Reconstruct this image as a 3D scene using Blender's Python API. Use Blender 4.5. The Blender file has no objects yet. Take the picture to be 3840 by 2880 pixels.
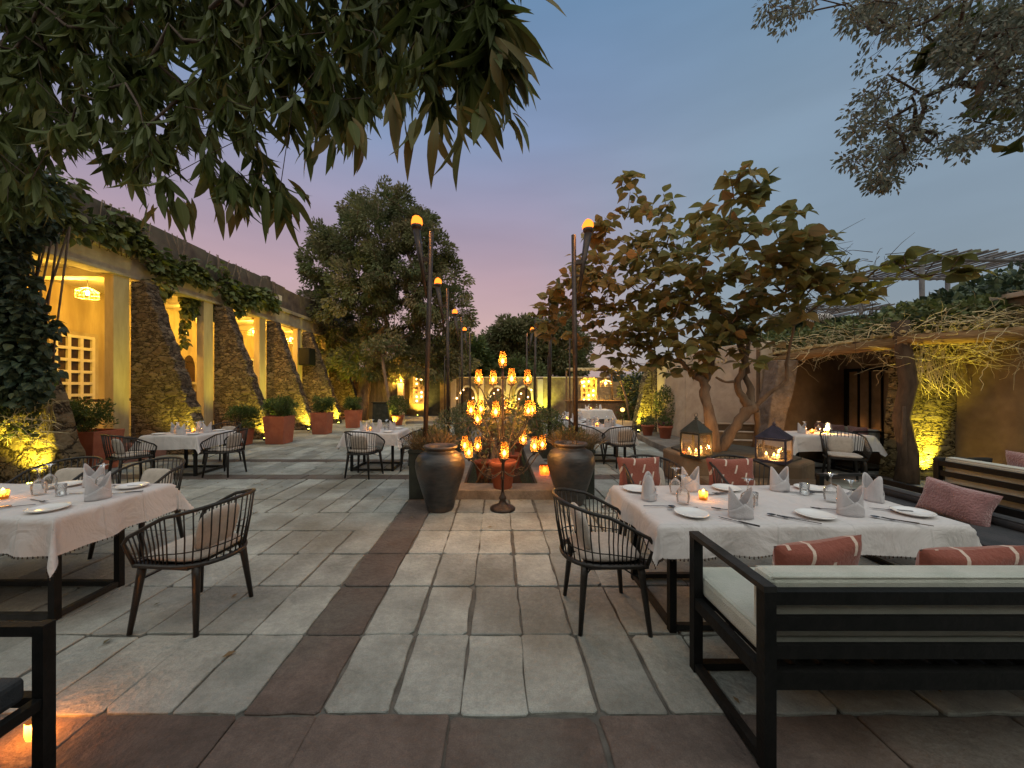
import bpy, math, random
import numpy as np
from mathutils import Vector, Matrix, Euler
random.seed(7)
R = math.radians
SC = bpy.context.scene
COL = SC.collection
F, VX, VY, CH = 1400.0, 1866.0, 1457.0, 1.6       # focal length and vanishing point in photo pixels, eye height in metres

# ------------------------------------------------------------------ camera
cam = bpy.data.cameras.new("camera")
cam.sensor_width = 36; cam.lens = 36 * F / 3840
cam.shift_x = 0.5 - VX / 3840; cam.shift_y = (VY - 1440) / 3840
cam.clip_end = 500; cam.clip_start = 0.05
camo = bpy.data.objects.new("camera", cam); COL.objects.link(camo)
camo.location = (0, 0, CH); camo.rotation_euler = (R(90), 0, 0)
SC.camera = camo

# ------------------------------------------------------------------ dusk sky
W = bpy.data.worlds.new("World"); SC.world = W; W.use_nodes = True
wt = W.node_tree; wt.nodes.clear()
def wn(t, **k):
    n = wt.nodes.new(t)
    for a, b in k.items(): setattr(n, a, b)
    return n
tc = wn('ShaderNodeTexCoord'); sx = wn('ShaderNodeSeparateXYZ')
wt.links.new(tc.outputs['Generated'], sx.inputs[0])
def ramp(stops, src):
    r = wn('ShaderNodeValToRGB'); cr = r.color_ramp
    cr.elements[0].position = stops[0][0]; cr.elements[0].color = (*stops[0][1], 1)
    cr.elements[1].position = stops[-1][0]; cr.elements[1].color = (*stops[-1][1], 1)
    for p, c in stops[1:-1]:
        e = cr.elements.new(p); e.color = (*c, 1)
    wt.links.new(src, r.inputs[0]); return r.outputs[0]
pink = ramp([(0, (.31, .21, .215)), (.14, (.35, .222, .225)), (.27, (.31, .205, .235)), (.38, (.235, .19, .255)), (.55, (.145, .19, .30)), (.75, (.085, .165, .275)), (1, (.55, .57, .56))], sx.outputs[2])
blue = ramp([(0, (.155, .185, .225)), (.2, (.150, .198, .245)), (.5, (.145, .205, .275)), (.75, (.085, .16, .25)), (1, (.55, .57, .56))], sx.outputs[2])
back = ramp([(0, (.14, .13, .11)), (.25, (.34, .32, .27)), (.5, (.95, .92, .80)), (1, (.95, .95, .88))], sx.outputs[2])
def smooth(src, a, b):
    m = wn('ShaderNodeMapRange'); m.interpolation_type = 'SMOOTHSTEP'
    m.inputs['From Min'].default_value = a; m.inputs['From Max'].default_value = b
    wt.links.new(src, m.inputs['Value']); return m.outputs['Result']
def mixc(f, a, b):
    m = wn('ShaderNodeMix'); m.data_type = 'RGBA'
    wt.links.new(f, m.inputs[0]); wt.links.new(a, m.inputs[6]); wt.links.new(b, m.inputs[7]); return m.outputs[2]
c1 = mixc(smooth(sx.outputs[0], 0.02, .55), pink, blue)
gn = wn('ShaderNodeVectorMath', operation='SCALE'); wt.links.new(c1, gn.inputs[0]); gn.inputs[3].default_value = .98
nz = wn('ShaderNodeTexNoise'); nz.inputs['Scale'].default_value = 2.2; nz.inputs['Detail'].default_value = 3; sq = wn('ShaderNodeMapping'); sq.inputs['Scale'].default_value = (1,1,4.5); wt.links.new(tc.outputs['Generated'], sq.inputs[0]); wt.links.new(sq.outputs[0], nz.inputs[0]); hz = wn('ShaderNodeMapRange'); wt.links.new(nz.outputs[0], hz.inputs[0]); hz.inputs[1].default_value = .3; hz.inputs[2].default_value = .7; hz.inputs[3].default_value = .81; hz.inputs[4].default_value = .94; wt.links.new(hz.outputs[0], gn.inputs[3]); c1 = gn.outputs[0]
yb = wn('ShaderNodeMath', operation='MULTIPLY'); wt.links.new(sx.outputs[1], yb.inputs[0]); yb.inputs[1].default_value = -1
c2 = mixc(smooth(yb.outputs[0], -.15, .35), c1, back)
nish = wn('ShaderNodeTexSky'); nish.sky_type = 'NISHITA'; nish.sun_disc = False
nish.sun_elevation = R(-2); nish.sun_rotation = R(-10)
ns = wn('ShaderNodeMix'); ns.data_type = 'RGBA'; ns.blend_type = 'ADD'; ns.inputs[0].default_value = .10
wt.links.new(c2, ns.inputs[6]); wt.links.new(nish.outputs[0], ns.inputs[7])
bg = wn('ShaderNodeBackground'); bg.inputs[1].default_value = 1.0
wo = wn('ShaderNodeOutputWorld')
wt.links.new(ns.outputs[2], bg.inputs[0]); wt.links.new(bg.outputs[0], wo.inputs[0])
SC.view_settings.view_transform = 'Standard'; SC.view_settings.look = 'None'
SC.view_settings.exposure = 0.75; SC.view_settings.gamma = 1
SC.cycles.use_denoising = True
SC.cycles.max_bounces = 6; SC.cycles.transparent_max_bounces = 24
SC.cycles.sample_clamp_indirect = 3
SC.cycles.caustics_reflective = False; SC.cycles.caustics_refractive = False

def P(x, y, Y):                      # photo pixel at a depth -> point
    return Vector(((x - VX) * Y / F, Y, CH - (y - VY) * Y / F))
def G(x, y, z=0.0):                  # photo pixel on the level z -> point
    Y = (CH - z) * F / (y - VY); return Vector(((x - VX) * Y / F, Y, z))

# ------------------------------------------------------------------ object helpers
def tag(o, label=None, cat=None, group=None, kind=None):
    if label: o['label'] = label
    if cat: o['category'] = cat
    if group: o['group'] = group
    if kind: o['kind'] = kind
    return o
def empty(name, loc, rz=0, **k):
    o = bpy.data.objects.new(name, None); COL.objects.link(o)
    o.location = loc; o.rotation_euler = (0, 0, rz); o.empty_display_size = .1
    return tag(o, **k)
KIDS = {}
def link(o, parent=None):
    COL.objects.link(o)
    if parent is not None:
        o.parent = parent; KIDS.setdefault(parent.name, []).append(o)
    return o
def copy_tree(o, parent=None, loc=None, rz=None, label=None, group=None, scale=None):
    c = o.copy(); link(c, parent)
    if loc is not None: c.location = loc
    if rz is not None: c.rotation_euler = (0, 0, rz)
    if scale is not None: c.scale = (scale,) * 3
    if label: c['label'] = label
    if group: c['group'] = group
    for k in KIDS.get(o.name, []): copy_tree(k, c)
    return c
def light(name, loc, power, color, parent=None, rad=.03, spot=None, rot=None, blend=.6):
    l = bpy.data.lights.new(name, 'SPOT' if spot else 'POINT')
    l.energy = power; l.color = color; l.shadow_soft_size = rad
    if spot: l.spot_size = R(spot); l.spot_blend = blend
    o = bpy.data.objects.new(name, l); link(o, parent); o.location = loc
    if rot: o.rotation_euler = rot
    return o
def aim(o, d):
    o.rotation_euler = Vector(d).to_track_quat('-Z', 'Y').to_euler()

class MB:
    def __init__(s): s.v = []; s.f = []; s.sm = []; s.rn = []; s.r = 0.5
    def add(s, vs, fs, sm=False):
        b = len(s.v); s.v += [tuple(v) for v in vs]
        s.f += [tuple(i + b for i in f) for f in fs]; s.sm += [sm] * len(fs); s.rn += [s.r] * len(fs)
    def box(s, c, d, rz=0, m=None):
        x, y, z = d[0] / 2, d[1] / 2, d[2] / 2
        vs = [Vector(p) for p in ((-x,-y,-z),(x,-y,-z),(x,y,-z),(-x,y,-z),(-x,-y,z),(x,-y,z),(x,y,z),(-x,y,z))]
        M = m or Matrix.Rotation(rz, 3, 'Z'); c = Vector(c)
        s.add([c + M @ v for v in vs], [(0,3,2,1),(4,5,6,7),(0,1,5,4),(1,2,6,5),(2,3,7,6),(3,0,4,7)])
    def bx(s, a, b): s.box([(a[i] + b[i]) / 2 for i in range(3)], [abs(b[i] - a[i]) for i in range(3)])
    def bar(s, a, b, w, h=None):
        a, b = Vector(a), Vector(b); d = b - a; h = h or w
        q = d.to_track_quat('Y', 'Z').to_matrix()
        s.box((a + b) / 2, (w, d.length, h), m=q)
    def tube(s, pts, r, n=8, closed=False, caps=True):
        pts = [Vector(p) for p in pts]; N = len(pts)
        rs = r if isinstance(r, (list, tuple)) else [r] * N
        vs = []; up = None
        for i, p in enumerate(pts):
            a = pts[i - 1] if (i > 0 or closed) else p; b = pts[(i + 1) % N] if (i < N - 1 or closed) else p
            t = (b - a)
            if t.length < 1e-9: t = Vector((0, 0, 1))
            t.normalize()
            if up is None: up = Vector((0, 0, 1)) if abs(t.z) < .9 else Vector((1, 0, 0))
            u = (up - t * up.dot(t))
            if u.length < 1e-6: u = t.orthogonal()
            u.normalize(); w = t.cross(u); up = u
            for k in range(n):
                an = 2 * math.pi * k / n; vs.append(p + (u * math.cos(an) + w * math.sin(an)) * rs[i])
        fs = []
        for i in range(N if closed else N - 1):
            j = (i + 1) % N
            for k in range(n): fs.append((i*n+k, i*n+(k+1)%n, j*n+(k+1)%n, j*n+k))
        s.add(vs, fs, True)
        if caps and not closed:
            b = len(s.v) - len(vs)
            s.f += [tuple(b + k for k in range(n))[::-1], tuple(b + (N-1)*n + k for k in range(n))]; s.sm += [False]*2; s.rn += [s.r]*2
    def lathe(s, prof, n=20, c=(0,0,0), cap=False, f=None):
        vs = []
        for r, z in prof:
            for k in range(n):
                an = 2*math.pi*k/n; rr = r * (f(an, z) if f else 1)
                vs.append((c[0] + rr*math.cos(an), c[1] + rr*math.sin(an), c[2] + z))
        fs = []
        for i in range(len(prof) - 1):
            for k in range(n): fs.append((i*n+k, i*n+(k+1)%n, (i+1)*n+(k+1)%n, (i+1)*n+k))
        s.add(vs, fs, True)
        if cap:
            b = len(s.v) - len(vs)
            s.f += [tuple(b+k for k in range(n))[::-1]]; s.sm += [False]; s.rn += [s.r]
    def prism(s, poly, z0, z1):
        n = len(poly); vs = [(x, y, z0) for x, y in poly] + [(x, y, z1) for x, y in poly]
        s.add(vs, [tuple(range(n))[::-1], tuple(range(n, 2*n))] + [(k, (k+1)%n, n+(k+1)%n, n+k) for k in range(n)])
    def extr(s, poly, d):            # 3-D polygon extruded by a vector
        n = len(poly); d = Vector(d); vs = [Vector(p) for p in poly]; vs += [p + d for p in vs]
        s.add(vs, [tuple(range(n))[::-1], tuple(range(n, 2*n))] + [(k, (k+1)%n, n+(k+1)%n, n+k) for k in range(n)])
    def grid(s, fn, nu, nv, sm=True, closed=False):
        vs = [fn(i/(nu-1), j/(nv-1)) for j in range(nv) for i in range(nu)]
        s.add(vs, [(j*nu+i, j*nu+i+1, (j+1)*nu+i+1, (j+1)*nu+i) for j in range(nv-1) for i in range(nu-1)], sm)
    def mesh(s, name, mat, org=(0,0,0), bevel=0):
        me = bpy.data.meshes.new(name)
        o = Vector(org)
        me.from_pydata([(v[0]-o.x, v[1]-o.y, v[2]-o.z) for v in s.v], [], s.f)
        me.polygons.foreach_set('use_smooth', s.sm)
        at = me.attributes.new('rnd', 'FLOAT', 'FACE'); at.data.foreach_set('value', s.rn)
        me.materials.append(mat); me.update(); return me
    def build(s, name, mat, parent=None, org=None, bevel=0, solid=0, **k):
        if org is None: org = parent.location if (parent is not None and parent.get('_w')) else (0, 0, 0)
        o = bpy.data.objects.new(name, s.mesh(name, mat, org)); link(o, parent)
        if parent is None: o.location = org
        if solid: m = o.modifiers.new('thick', 'SOLIDIFY'); m.thickness = solid; m.offset = 0
        if bevel: m = o.modifiers.new('bevel', 'BEVEL'); m.width = bevel; m.segments = 2; m.limit_method = 'ANGLE'
        return tag(o, **k)
def wthing(name, loc, **k):            # a thing whose parts are written in world coordinates
    e = empty(name, loc, **k); e['_w'] = 1; return e

# ------------------------------------------------------------------ materials
def newmat(name):
    m = bpy.data.materials.new(name); m.use_nodes = True; nt = m.node_tree; nt.nodes.clear()
    o = nt.nodes.new('ShaderNodeOutputMaterial'); return m, nt, o
def N(nt, t, ins=None, **k):
    n = nt.nodes.new(t)
    for a, b in k.items(): setattr(n, a, b)
    for a, b in (ins or {}).items():
        if isinstance(b, bpy.types.NodeSocket): nt.links.new(b, n.inputs[a])
        else: n.inputs[a].default_value = b
    return n
def cmix(nt, f, a, b, mode='MIX'):
    n = nt.nodes.new('ShaderNodeMix'); n.data_type = 'RGBA'; n.blend_type = mode
    for i, v in ((0, f), (6, a), (7, b)):
        if isinstance(v, bpy.types.NodeSocket): nt.links.new(v, n.inputs[i])
        else: n.inputs[i].default_value = v if i == 0 else (*v[:3], 1)
    return n.outputs[2]
def mrange(nt, v, a, b, c=0, d=1):
    n = N(nt, 'ShaderNodeMapRange', {'Value': v, 'From Min': a, 'From Max': b, 'To Min': c, 'To Max': d}); return n.outputs[0]
def surf(name, c1, c2, scale=8, rough=.7, metal=0, bump=.15, bscale=40, rnd=0.0, trans=0.0, spec=.4, c3=None, coat=0, sheen=0, squash=(1,1,1), lo=.35, hi=.65, speck=0, bdist=.02):
    m, nt, out = newmat(name)
    t = N(nt, 'ShaderNodeTexCoord'); mp = N(nt, 'ShaderNodeMapping', {'Vector': t.outputs['Object'], 'Scale': squash})
    n1 = N(nt, 'ShaderNodeTexNoise', {'Vector': mp.outputs[0], 'Scale': scale, 'Detail': 6, 'Roughness': .6})
    col = cmix(nt, mrange(nt, n1.outputs[0], lo, hi), c1, c2)
    if c3:
        n3 = N(nt, 'ShaderNodeTexNoise', {'Vector': mp.outputs[0], 'Scale': scale * .23, 'Detail': 4})
        col = cmix(nt, mrange(nt, n3.outputs[0], .48, .66), col, c3)
    if speck:
        for sc_, am in ((150, speck), (22, speck*.8)):
            ns_ = N(nt, 'ShaderNodeTexNoise', {'Vector': mp.outputs[0], 'Scale': sc_, 'Detail': 3, 'Roughness': .7}); q = mrange(nt, ns_.outputs[0], .35, .65, 1-am, 1+am*.5)
            hs = N(nt, 'ShaderNodeHueSaturation', {'Color': col, 'Value': q}); col = hs.outputs[0]
        st_ = N(nt, 'ShaderNodeTexNoise', {'Vector': mp.outputs[0], 'Scale': 1.1, 'Detail': 5, 'Roughness': .7}); hs = N(nt, 'ShaderNodeHueSaturation', {'Color': col, 'Value': mrange(nt, st_.outputs[0], .56, .66, 1, .78)}); col = hs.outputs[0]
    if rnd:
        a = N(nt, 'ShaderNodeAttribute', attribute_name='rnd')
        k = mrange(nt, a.outputs['Fac'], 0, 1, 1 - rnd, 1 + rnd)
        h = N(nt, 'ShaderNodeHueSaturation', {'Color': col, 'Value': k}); col = h.outputs[0]
    nb = N(nt, 'ShaderNodeTexNoise', {'Vector': mp.outputs[0], 'Scale': bscale, 'Detail': 5})
    bp = N(nt, 'ShaderNodeBump', {'Height': nb.outputs[0], 'Strength': bump, 'Distance': bdist})
    p = N(nt, 'ShaderNodeBsdfPrincipled', {'Base Color': col, 'Roughness': rough, 'Metallic': metal, 'Normal': bp.outputs[0], 'Specular IOR Level': spec, 'Coat Weight': coat, 'Sheen Weight': sheen})
    if trans:
        tr = N(nt, 'ShaderNodeBsdfTranslucent', {'Color': col})
        mx = N(nt, 'ShaderNodeMixShader', {0: trans, 1: p.outputs[0], 2: tr.outputs[0]}); nt.links.new(mx.outputs[0], out.inputs[0])
    else: nt.links.new(p.outputs[0], out.inputs[0])
    return m
def leafmat(name, c1, c2, c3, trans=.25, rough=.5, rib=(.16,.18,.06)):
    m, nt, out = newmat(name)
    a = N(nt, 'ShaderNodeAttribute', attribute_name='rnd')
    r = N(nt, 'ShaderNodeValToRGB', {0: a.outputs['Fac']})
    e = r.color_ramp.elements; e[0].color = (*c1, 1); e[1].color = (*c3, 1); x = e.new(.55); x.color = (*c2, 1)
    b = N(nt, 'ShaderNodeAttribute', attribute_name='mid')
    col = cmix(nt, mrange(nt, b.outputs['Fac'], .86, .97, 0, .6), r.outputs[0], rib)
    p = N(nt, 'ShaderNodeBsdfPrincipled', {'Base Color': col, 'Roughness': rough, 'Specular IOR Level': .25})
    tr = N(nt, 'ShaderNodeBsdfTranslucent', {'Color': col})
    mx = N(nt, 'ShaderNodeMixShader', {0: trans, 1: p.outputs[0], 2: tr.outputs[0]}); nt.links.new(mx.outputs[0], out.inputs[0])
    return m
def stonemat(name, ca, cb, cm, scale=3.2, squash=(1, 1, 1.7), bump=1.0):
    """random rubble: big and small stones mixed by a noise mask, recessed mortar, rough broken faces"""
    m, nt, out = newmat(name)
    t = N(nt, 'ShaderNodeTexCoord'); mp = N(nt, 'ShaderNodeMapping', {'Vector': t.outputs['Object'], 'Scale': squash})
    nw = N(nt, 'ShaderNodeTexNoise', {'Vector': mp.outputs[0], 'Scale': 3.1, 'Detail': 4, 'Roughness': .65})
    w = N(nt, 'ShaderNodeVectorMath', {0: nw.outputs[1], 1: (.5, .5, .5)}, operation='MULTIPLY')
    v = N(nt, 'ShaderNodeVectorMath', {0: mp.outputs[0], 1: w.outputs[0]}, operation='ADD')
    def vor(sc):
        a = N(nt, 'ShaderNodeTexVoronoi', {'Vector': v.outputs[0], 'Scale': sc}); b = N(nt, 'ShaderNodeTexVoronoi', {'Vector': v.outputs[0], 'Scale': sc}, feature='DISTANCE_TO_EDGE')
        return a.outputs['Color'], mrange(nt, b.outputs['Distance'], 0, .30)
    c1, d1 = vor(scale); c2, d2 = vor(scale * 2.3)
    mk = N(nt, 'ShaderNodeTexNoise', {'Vector': mp.outputs[0], 'Scale': 2.2, 'Detail': 2}); k = mrange(nt, mk.outputs[0], .47, .52)
    cc = cmix(nt, k, c1, c2); dd = N(nt, 'ShaderNodeMix', {0: k, 2: d1, 3: d2}).outputs[0]
    g = N(nt, 'ShaderNodeSeparateColor', {0: cc})
    col = cmix(nt, g.outputs[0], ca, cb)
    n = N(nt, 'ShaderNodeTexNoise', {'Vector': t.outputs['Object'], 'Scale': 11, 'Detail': 9, 'Roughness': .75})
    col = cmix(nt, .55, col, cmix(nt, mrange(nt, n.outputs[0], .3, .7), (.25,.22,.2), (1.3,1.25,1.2)), 'MULTIPLY')
    col = cmix(nt, mrange(nt, dd, .06, .30), cm, col)
    hgt = N(nt, 'ShaderNodeMath', {0: mrange(nt, dd, 0, .7), 1: mrange(nt, n.outputs[0], .2, .8, 0, .8)}, operation='ADD')
    h2 = N(nt, 'ShaderNodeMath', {0: hgt.outputs[0], 1: mrange(nt, g.outputs[1], 0, 1, 0, .9)}, operation='ADD')
    bp = N(nt, 'ShaderNodeBump', {'Height': h2.outputs[0], 'Strength': bump, 'Distance': .11})
    p = N(nt, 'ShaderNodeBsdfPrincipled', {'Base Color': col, 'Roughness': .9, 'Normal': bp.outputs[0], 'Specular IOR Level': .2})
    nt.links.new(p.outputs[0], out.inputs[0]); return m
def emat(name, c, s):
    m, nt, out = newmat(name); e = N(nt, 'ShaderNodeEmission', {'Color': (*c, 1), 'Strength': s}); nt.links.new(e.outputs[0], out.inputs[0]); return m
def glassmat(name, tint=(1,1,1), frost=0.0, gloss=1.0, fc=(1,.6,.3)):
    m, nt, out = newmat(name)
    lw = N(nt, 'ShaderNodeLayerWeight', {'Blend': .28})
    tr = N(nt, 'ShaderNodeBsdfTransparent', {'Color': (*tint, 1)}); gl = N(nt, 'ShaderNodeBsdfGlossy', {'Roughness': .06, 'Color': (1,1,1,1)})
    res = tr.outputs[0]
    if gloss > 0:
        f = mrange(nt, lw.outputs['Fresnel'], 0, 1, .03, gloss)
        mx = N(nt, 'ShaderNodeMixShader', {0: f, 1: tr.outputs[0], 2: gl.outputs[0]}); res = mx.outputs[0]
    if frost:
        tl = N(nt, 'ShaderNodeBsdfTranslucent', {'Color': (*fc, 1)}); ff = mrange(nt, lw.outputs['Facing'], 0, 1, frost, min(1, frost * 2.2))
        m2 = N(nt, 'ShaderNodeMixShader', {0: ff, 1: res, 2: tl.outputs[0]}); res = m2.outputs[0]
    nt.links.new(res, out.inputs[0]); return m
M = {}
M['earth'] = surf('earth', (.05,.045,.035), (.09,.08,.06), 5, .95)
M['mortar'] = surf('mortar', (.07,.068,.06), (.14,.135,.12), 6, .95, bump=.5)
M['slab'] = surf('sandstone_slab', (.255,.272,.25), (.40,.418,.388), 2.6, .8, speck=.16, bump=.7, bscale=30, rnd=.2, c3=(.19,.18,.15), spec=.3)
M['redslab'] = surf('red_sandstone', (.095,.076,.066), (.145,.115,.10), 4, .8, speck=.2, bump=.7, bscale=30, rnd=.25, c3=(.15,.14,.125), spec=.3)
M['kerb'] = surf('kerb_stone', (.18,.155,.13), (.29,.25,.21), 6, .8, speck=.15, bump=.5, c3=(.14,.12,.10))
M['black'] = surf('black_metal', (.004,.005,.005), (.010,.010,.010), 12, .6, .0, .15, spec=.2)
M['chairblack'] = surf('black_rattan_frame', (.007,.006,.005), (.016,.013,.010), 30, .45, 0, .2, bscale=90, spec=.5)
M['greymetal'] = surf('grey_frame_metal', (.015,.016,.015), (.03,.03,.03), 12, .6, .0, .1, spec=.25)
M['cushion'] = surf('beige_cushion_cloth', (.40,.35,.30), (.50,.44,.38), 20, .95, 0, .5, bscale=160, sheen=.3)
M['grey_cushion'] = surf('pale_grey_cushion_cloth', (.42,.45,.39), (.52,.54,.48), 6, .95, 0, .4, bscale=180, sheen=.3)
M['dark_cushion'] = surf('dark_cushion_cloth', (.03,.035,.04), (.06,.06,.065), 6, .95, 0, .4, bscale=180)
M['cloth'] = surf('white_tablecloth_linen', (.62,.60,.60), (.70,.675,.67), 3, .95, 0, 1.0, bscale=3.6, bdist=.06, trans=.10, spec=.1)
M['napkin'] = surf('white_napkin_linen', (.56,.55,.57), (.66,.64,.66), 15, .95, 0, .3, bscale=150, trans=.15, spec=.1)
M['plate'] = surf('white_porcelain', (.78,.78,.77), (.84,.84,.83), 5, .18, 0, .0, spec=.6)
M['steel'] = surf('steel', (.16,.16,.18), (.24,.24,.26), 10, .25, 1, .02)
M['glass'] = glassmat('clear_glass', (.95,.96,.96), .05, 1.0, (1,1,1))
M['hurricane'] = glassmat('amber_hurricane_glass', (1,.86,.62), .085, 0, (1,.46,.13))
M['votive'] = glassmat('frosted_votive_glass', (1,.75,.4), .40, 0, (1,.5,.16))
M['lantern_glass'] = glassmat('lantern_glass', (.95,.93,.88), .02, .9, (1,.75,.4))
M['wax'] = surf('candle_wax', (.8,.7,.5), (.85,.75,.55), 5, .6, trans=.5)
M['flame'] = emat('candle_flame', (1,.55,.14), 6)
M['flame_red'] = emat('torch_flame', (1,.19,.018), 2.0)
M['bulb'] = emat('warm_bulb', (1,.66,.20), 14)
M['uplamp'] = emat('uplight_lens', (.95,1,.12), 9)
M['fairy'] = emat('small_candle_glow', (1,.62,.24), 7)
M['clay'] = surf('terracotta', (.30,.085,.045), (.40,.13,.07), 5, .8, 0, .3, c3=(.24,.08,.05))
M['purplepot'] = surf('purple_glazed_pot', (.10,.02,.05), (.16,.03,.07), 5, .5)
M['urn'] = surf('dark_glazed_urn', (.018,.020,.022), (.048,.046,.045), 7, .40, 0, .35, bscale=14, c3=(.085,.06,.045), spec=.5, squash=(1,1,2.5))
M['planter_black'] = surf('black_planter_box', (.015,.018,.014), (.035,.04,.03), 6, .8)
M['plaster'] = surf('cream_plaster', (.42,.33,.18), (.52,.42,.24), 3, .9, 0, .15, bscale=9, c3=(.34,.26,.14), squash=(2.5,2.5,.5))
M['cornice'] = surf('weathered_cornice_plaster', (.36,.29,.18), (.46,.39,.26), 5, .9, 0, .25, bscale=12, c3=(.26,.21,.15), squash=(1,1,.6))
M['mud'] = surf('brown_mud_plaster', (.17,.11,.062), (.26,.175,.10), 2.5, .95, 0, .5, bscale=14, c3=(.075,.05,.03))
M['tan'] = surf('tan_lime_plaster', (.42,.32,.24), (.56,.45,.34), 2.2, .95, 0, .45, bscale=9, c3=(.34,.24,.16))
M['parapet'] = surf('dark_parapet_stone', (.08,.06,.05), (.17,.13,.10), 2.5, .95, 0, .7, bscale=7, c3=(.12,.11,.08))
M['ceiling'] = surf('veranda_ceiling_plaster', (.55,.48,.34), (.62,.55,.42), 4, .9)
M['stone'] = stonemat('rubble_masonry', (.16,.11,.075), (.42,.32,.21), (.055,.040,.028), 3.0, (1,1,2.2))
M['stone_big'] = stonemat('boulder_masonry', (.28,.20,.11), (.50,.38,.22), (.05,.035,.02), 2.2, (1,1,1.2))
M['stone_thin'] = stonemat('slate_masonry', (.30,.23,.10), (.52,.42,.22), (.03,.02,.012), 2.7, (1,1,2.3), 1.0)
M['strut'] = surf('rough_grey_brown_render', (.13,.095,.07), (.25,.19,.145), 4, .95, 0, 1.0, bscale=9, bdist=.06, c3=(.10,.075,.055))
M['endwall'] = surf('golden_brown_rubble_plaster', (.20,.135,.07), (.33,.23,.12), 4, .95, 0, .9, bscale=8, bdist=.05, c3=(.14,.09,.05))
M['step'] = surf('terracotta_step', (.20,.09,.07), (.28,.14,.11), 4, .85)
M['whitewood'] = surf('cream_painted_wood', (.62,.57,.48), (.70,.65,.55), 8, .6)
M['darkglass'] = surf('dark_door_pane', (.03,.02,.015), (.07,.04,.03), 3, .15, spec=.6)
M['windowpane'] = surf('window_pane_painted_glow', (.22,.16,.10), (.34,.25,.16), 3, .15, spec=.7)  # interior glow and reflections put into the pane's base colour
M['wood'] = surf('brown_timber', (.10,.06,.035), (.19,.12,.07), 6, .85, 0, .4, squash=(6,6,1))
M['greywood'] = surf('weathered_grey_plank', (.13,.11,.085), (.24,.20,.15), 7, .9, 0, .4, squash=(6,6,.6), rnd=.3)
M['bark'] = surf('rough_bark', (.10,.065,.045), (.21,.15,.10), 9, .95, 0, .9, bscale=18, squash=(1,1,.35))
M['darkbark'] = surf('dark_rough_timber', (.05,.032,.020), (.11,.07,.045), 9, .95, 0, 1.0, bscale=16, squash=(1,1,.35))
M['palebark'] = surf('pale_bark', (.13,.085,.055), (.23,.155,.10), 10, .95, 0, 1.0, bscale=18, squash=(1,1,.35))
M['twig'] = surf('dark_twig', (.04,.028,.022), (.08,.055,.04), 20, .9)
M['drytwig'] = surf('dry_straw_twig', (.50,.40,.22), (.72,.60,.36), 20, .9, rnd=.3)
M['straw'] = surf('straw_thatch', (.42,.30,.13), (.62,.47,.24), 12, .95, 0, .8, bscale=60, squash=(1,6,1), rnd=.3)
M['beam'] = surf('pale_log_wrapped_in_matting', (.20,.11,.045), (.36,.22,.10), 9, .9, 0, .7, bscale=30, squash=(1,.3,6))
M['greypole'] = surf('weathered_pole', (.10,.10,.11), (.18,.17,.17), 8, .9)
M['zeb'] = None
M['rust'] = surf('old_bronze', (.025,.018,.014), (.06,.04,.03), 15, .45, .3, .2)
M['bluepaint'] = surf('dark_blue_lantern_metal', (.02,.02,.035), (.04,.035,.06), 10, .45)
M['greenpaint'] = surf('dark_lantern_metal', (.03,.035,.025), (.05,.05,.04), 10, .45)
M['bluewater'] = surf('channel_water', (.015,.02,.018), (.03,.03,.02), 3, .08, bump=.1, bscale=6)
M['mango'] = leafmat('mango_leaf', (.040,.058,.016), (.080,.105,.027), (.16,.12,.04), .36, .6, (.12,.14,.05))
M['fig'] = leafmat('broad_leaf', (.13,.145,.052), (.225,.21,.07), (.31,.19,.075), .42, .55, (.14,.13,.05))
M['fine'] = leafmat('fine_grey_leaf', (.085,.10,.085), (.13,.15,.12), (.17,.14,.10), .3)
M['grey_tree'] = leafmat('grey_green_leaf', (.085,.11,.045), (.17,.17,.08), (.30,.24,.145), .35, .55)
M['deep'] = leafmat('deep_green_leaf', (.045,.068,.024), (.075,.11,.035), (.12,.15,.05), .2)
M['ivy'] = leafmat('ivy_leaf', (.06,.088,.030), (.11,.135,.045), (.20,.20,.075), .25)
M['dusky'] = leafmat('dusky_leaf', (.030,.052,.034), (.052,.078,.046), (.10,.12,.06), .15)
M['dry'] = leafmat('dry_leaf', (.16,.10,.05), (.22,.15,.08), (.10,.09,.05), .2)
M['box'] = leafmat('boxwood_leaf', (.045,.075,.022), (.075,.12,.032), (.13,.17,.05), .2)

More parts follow.
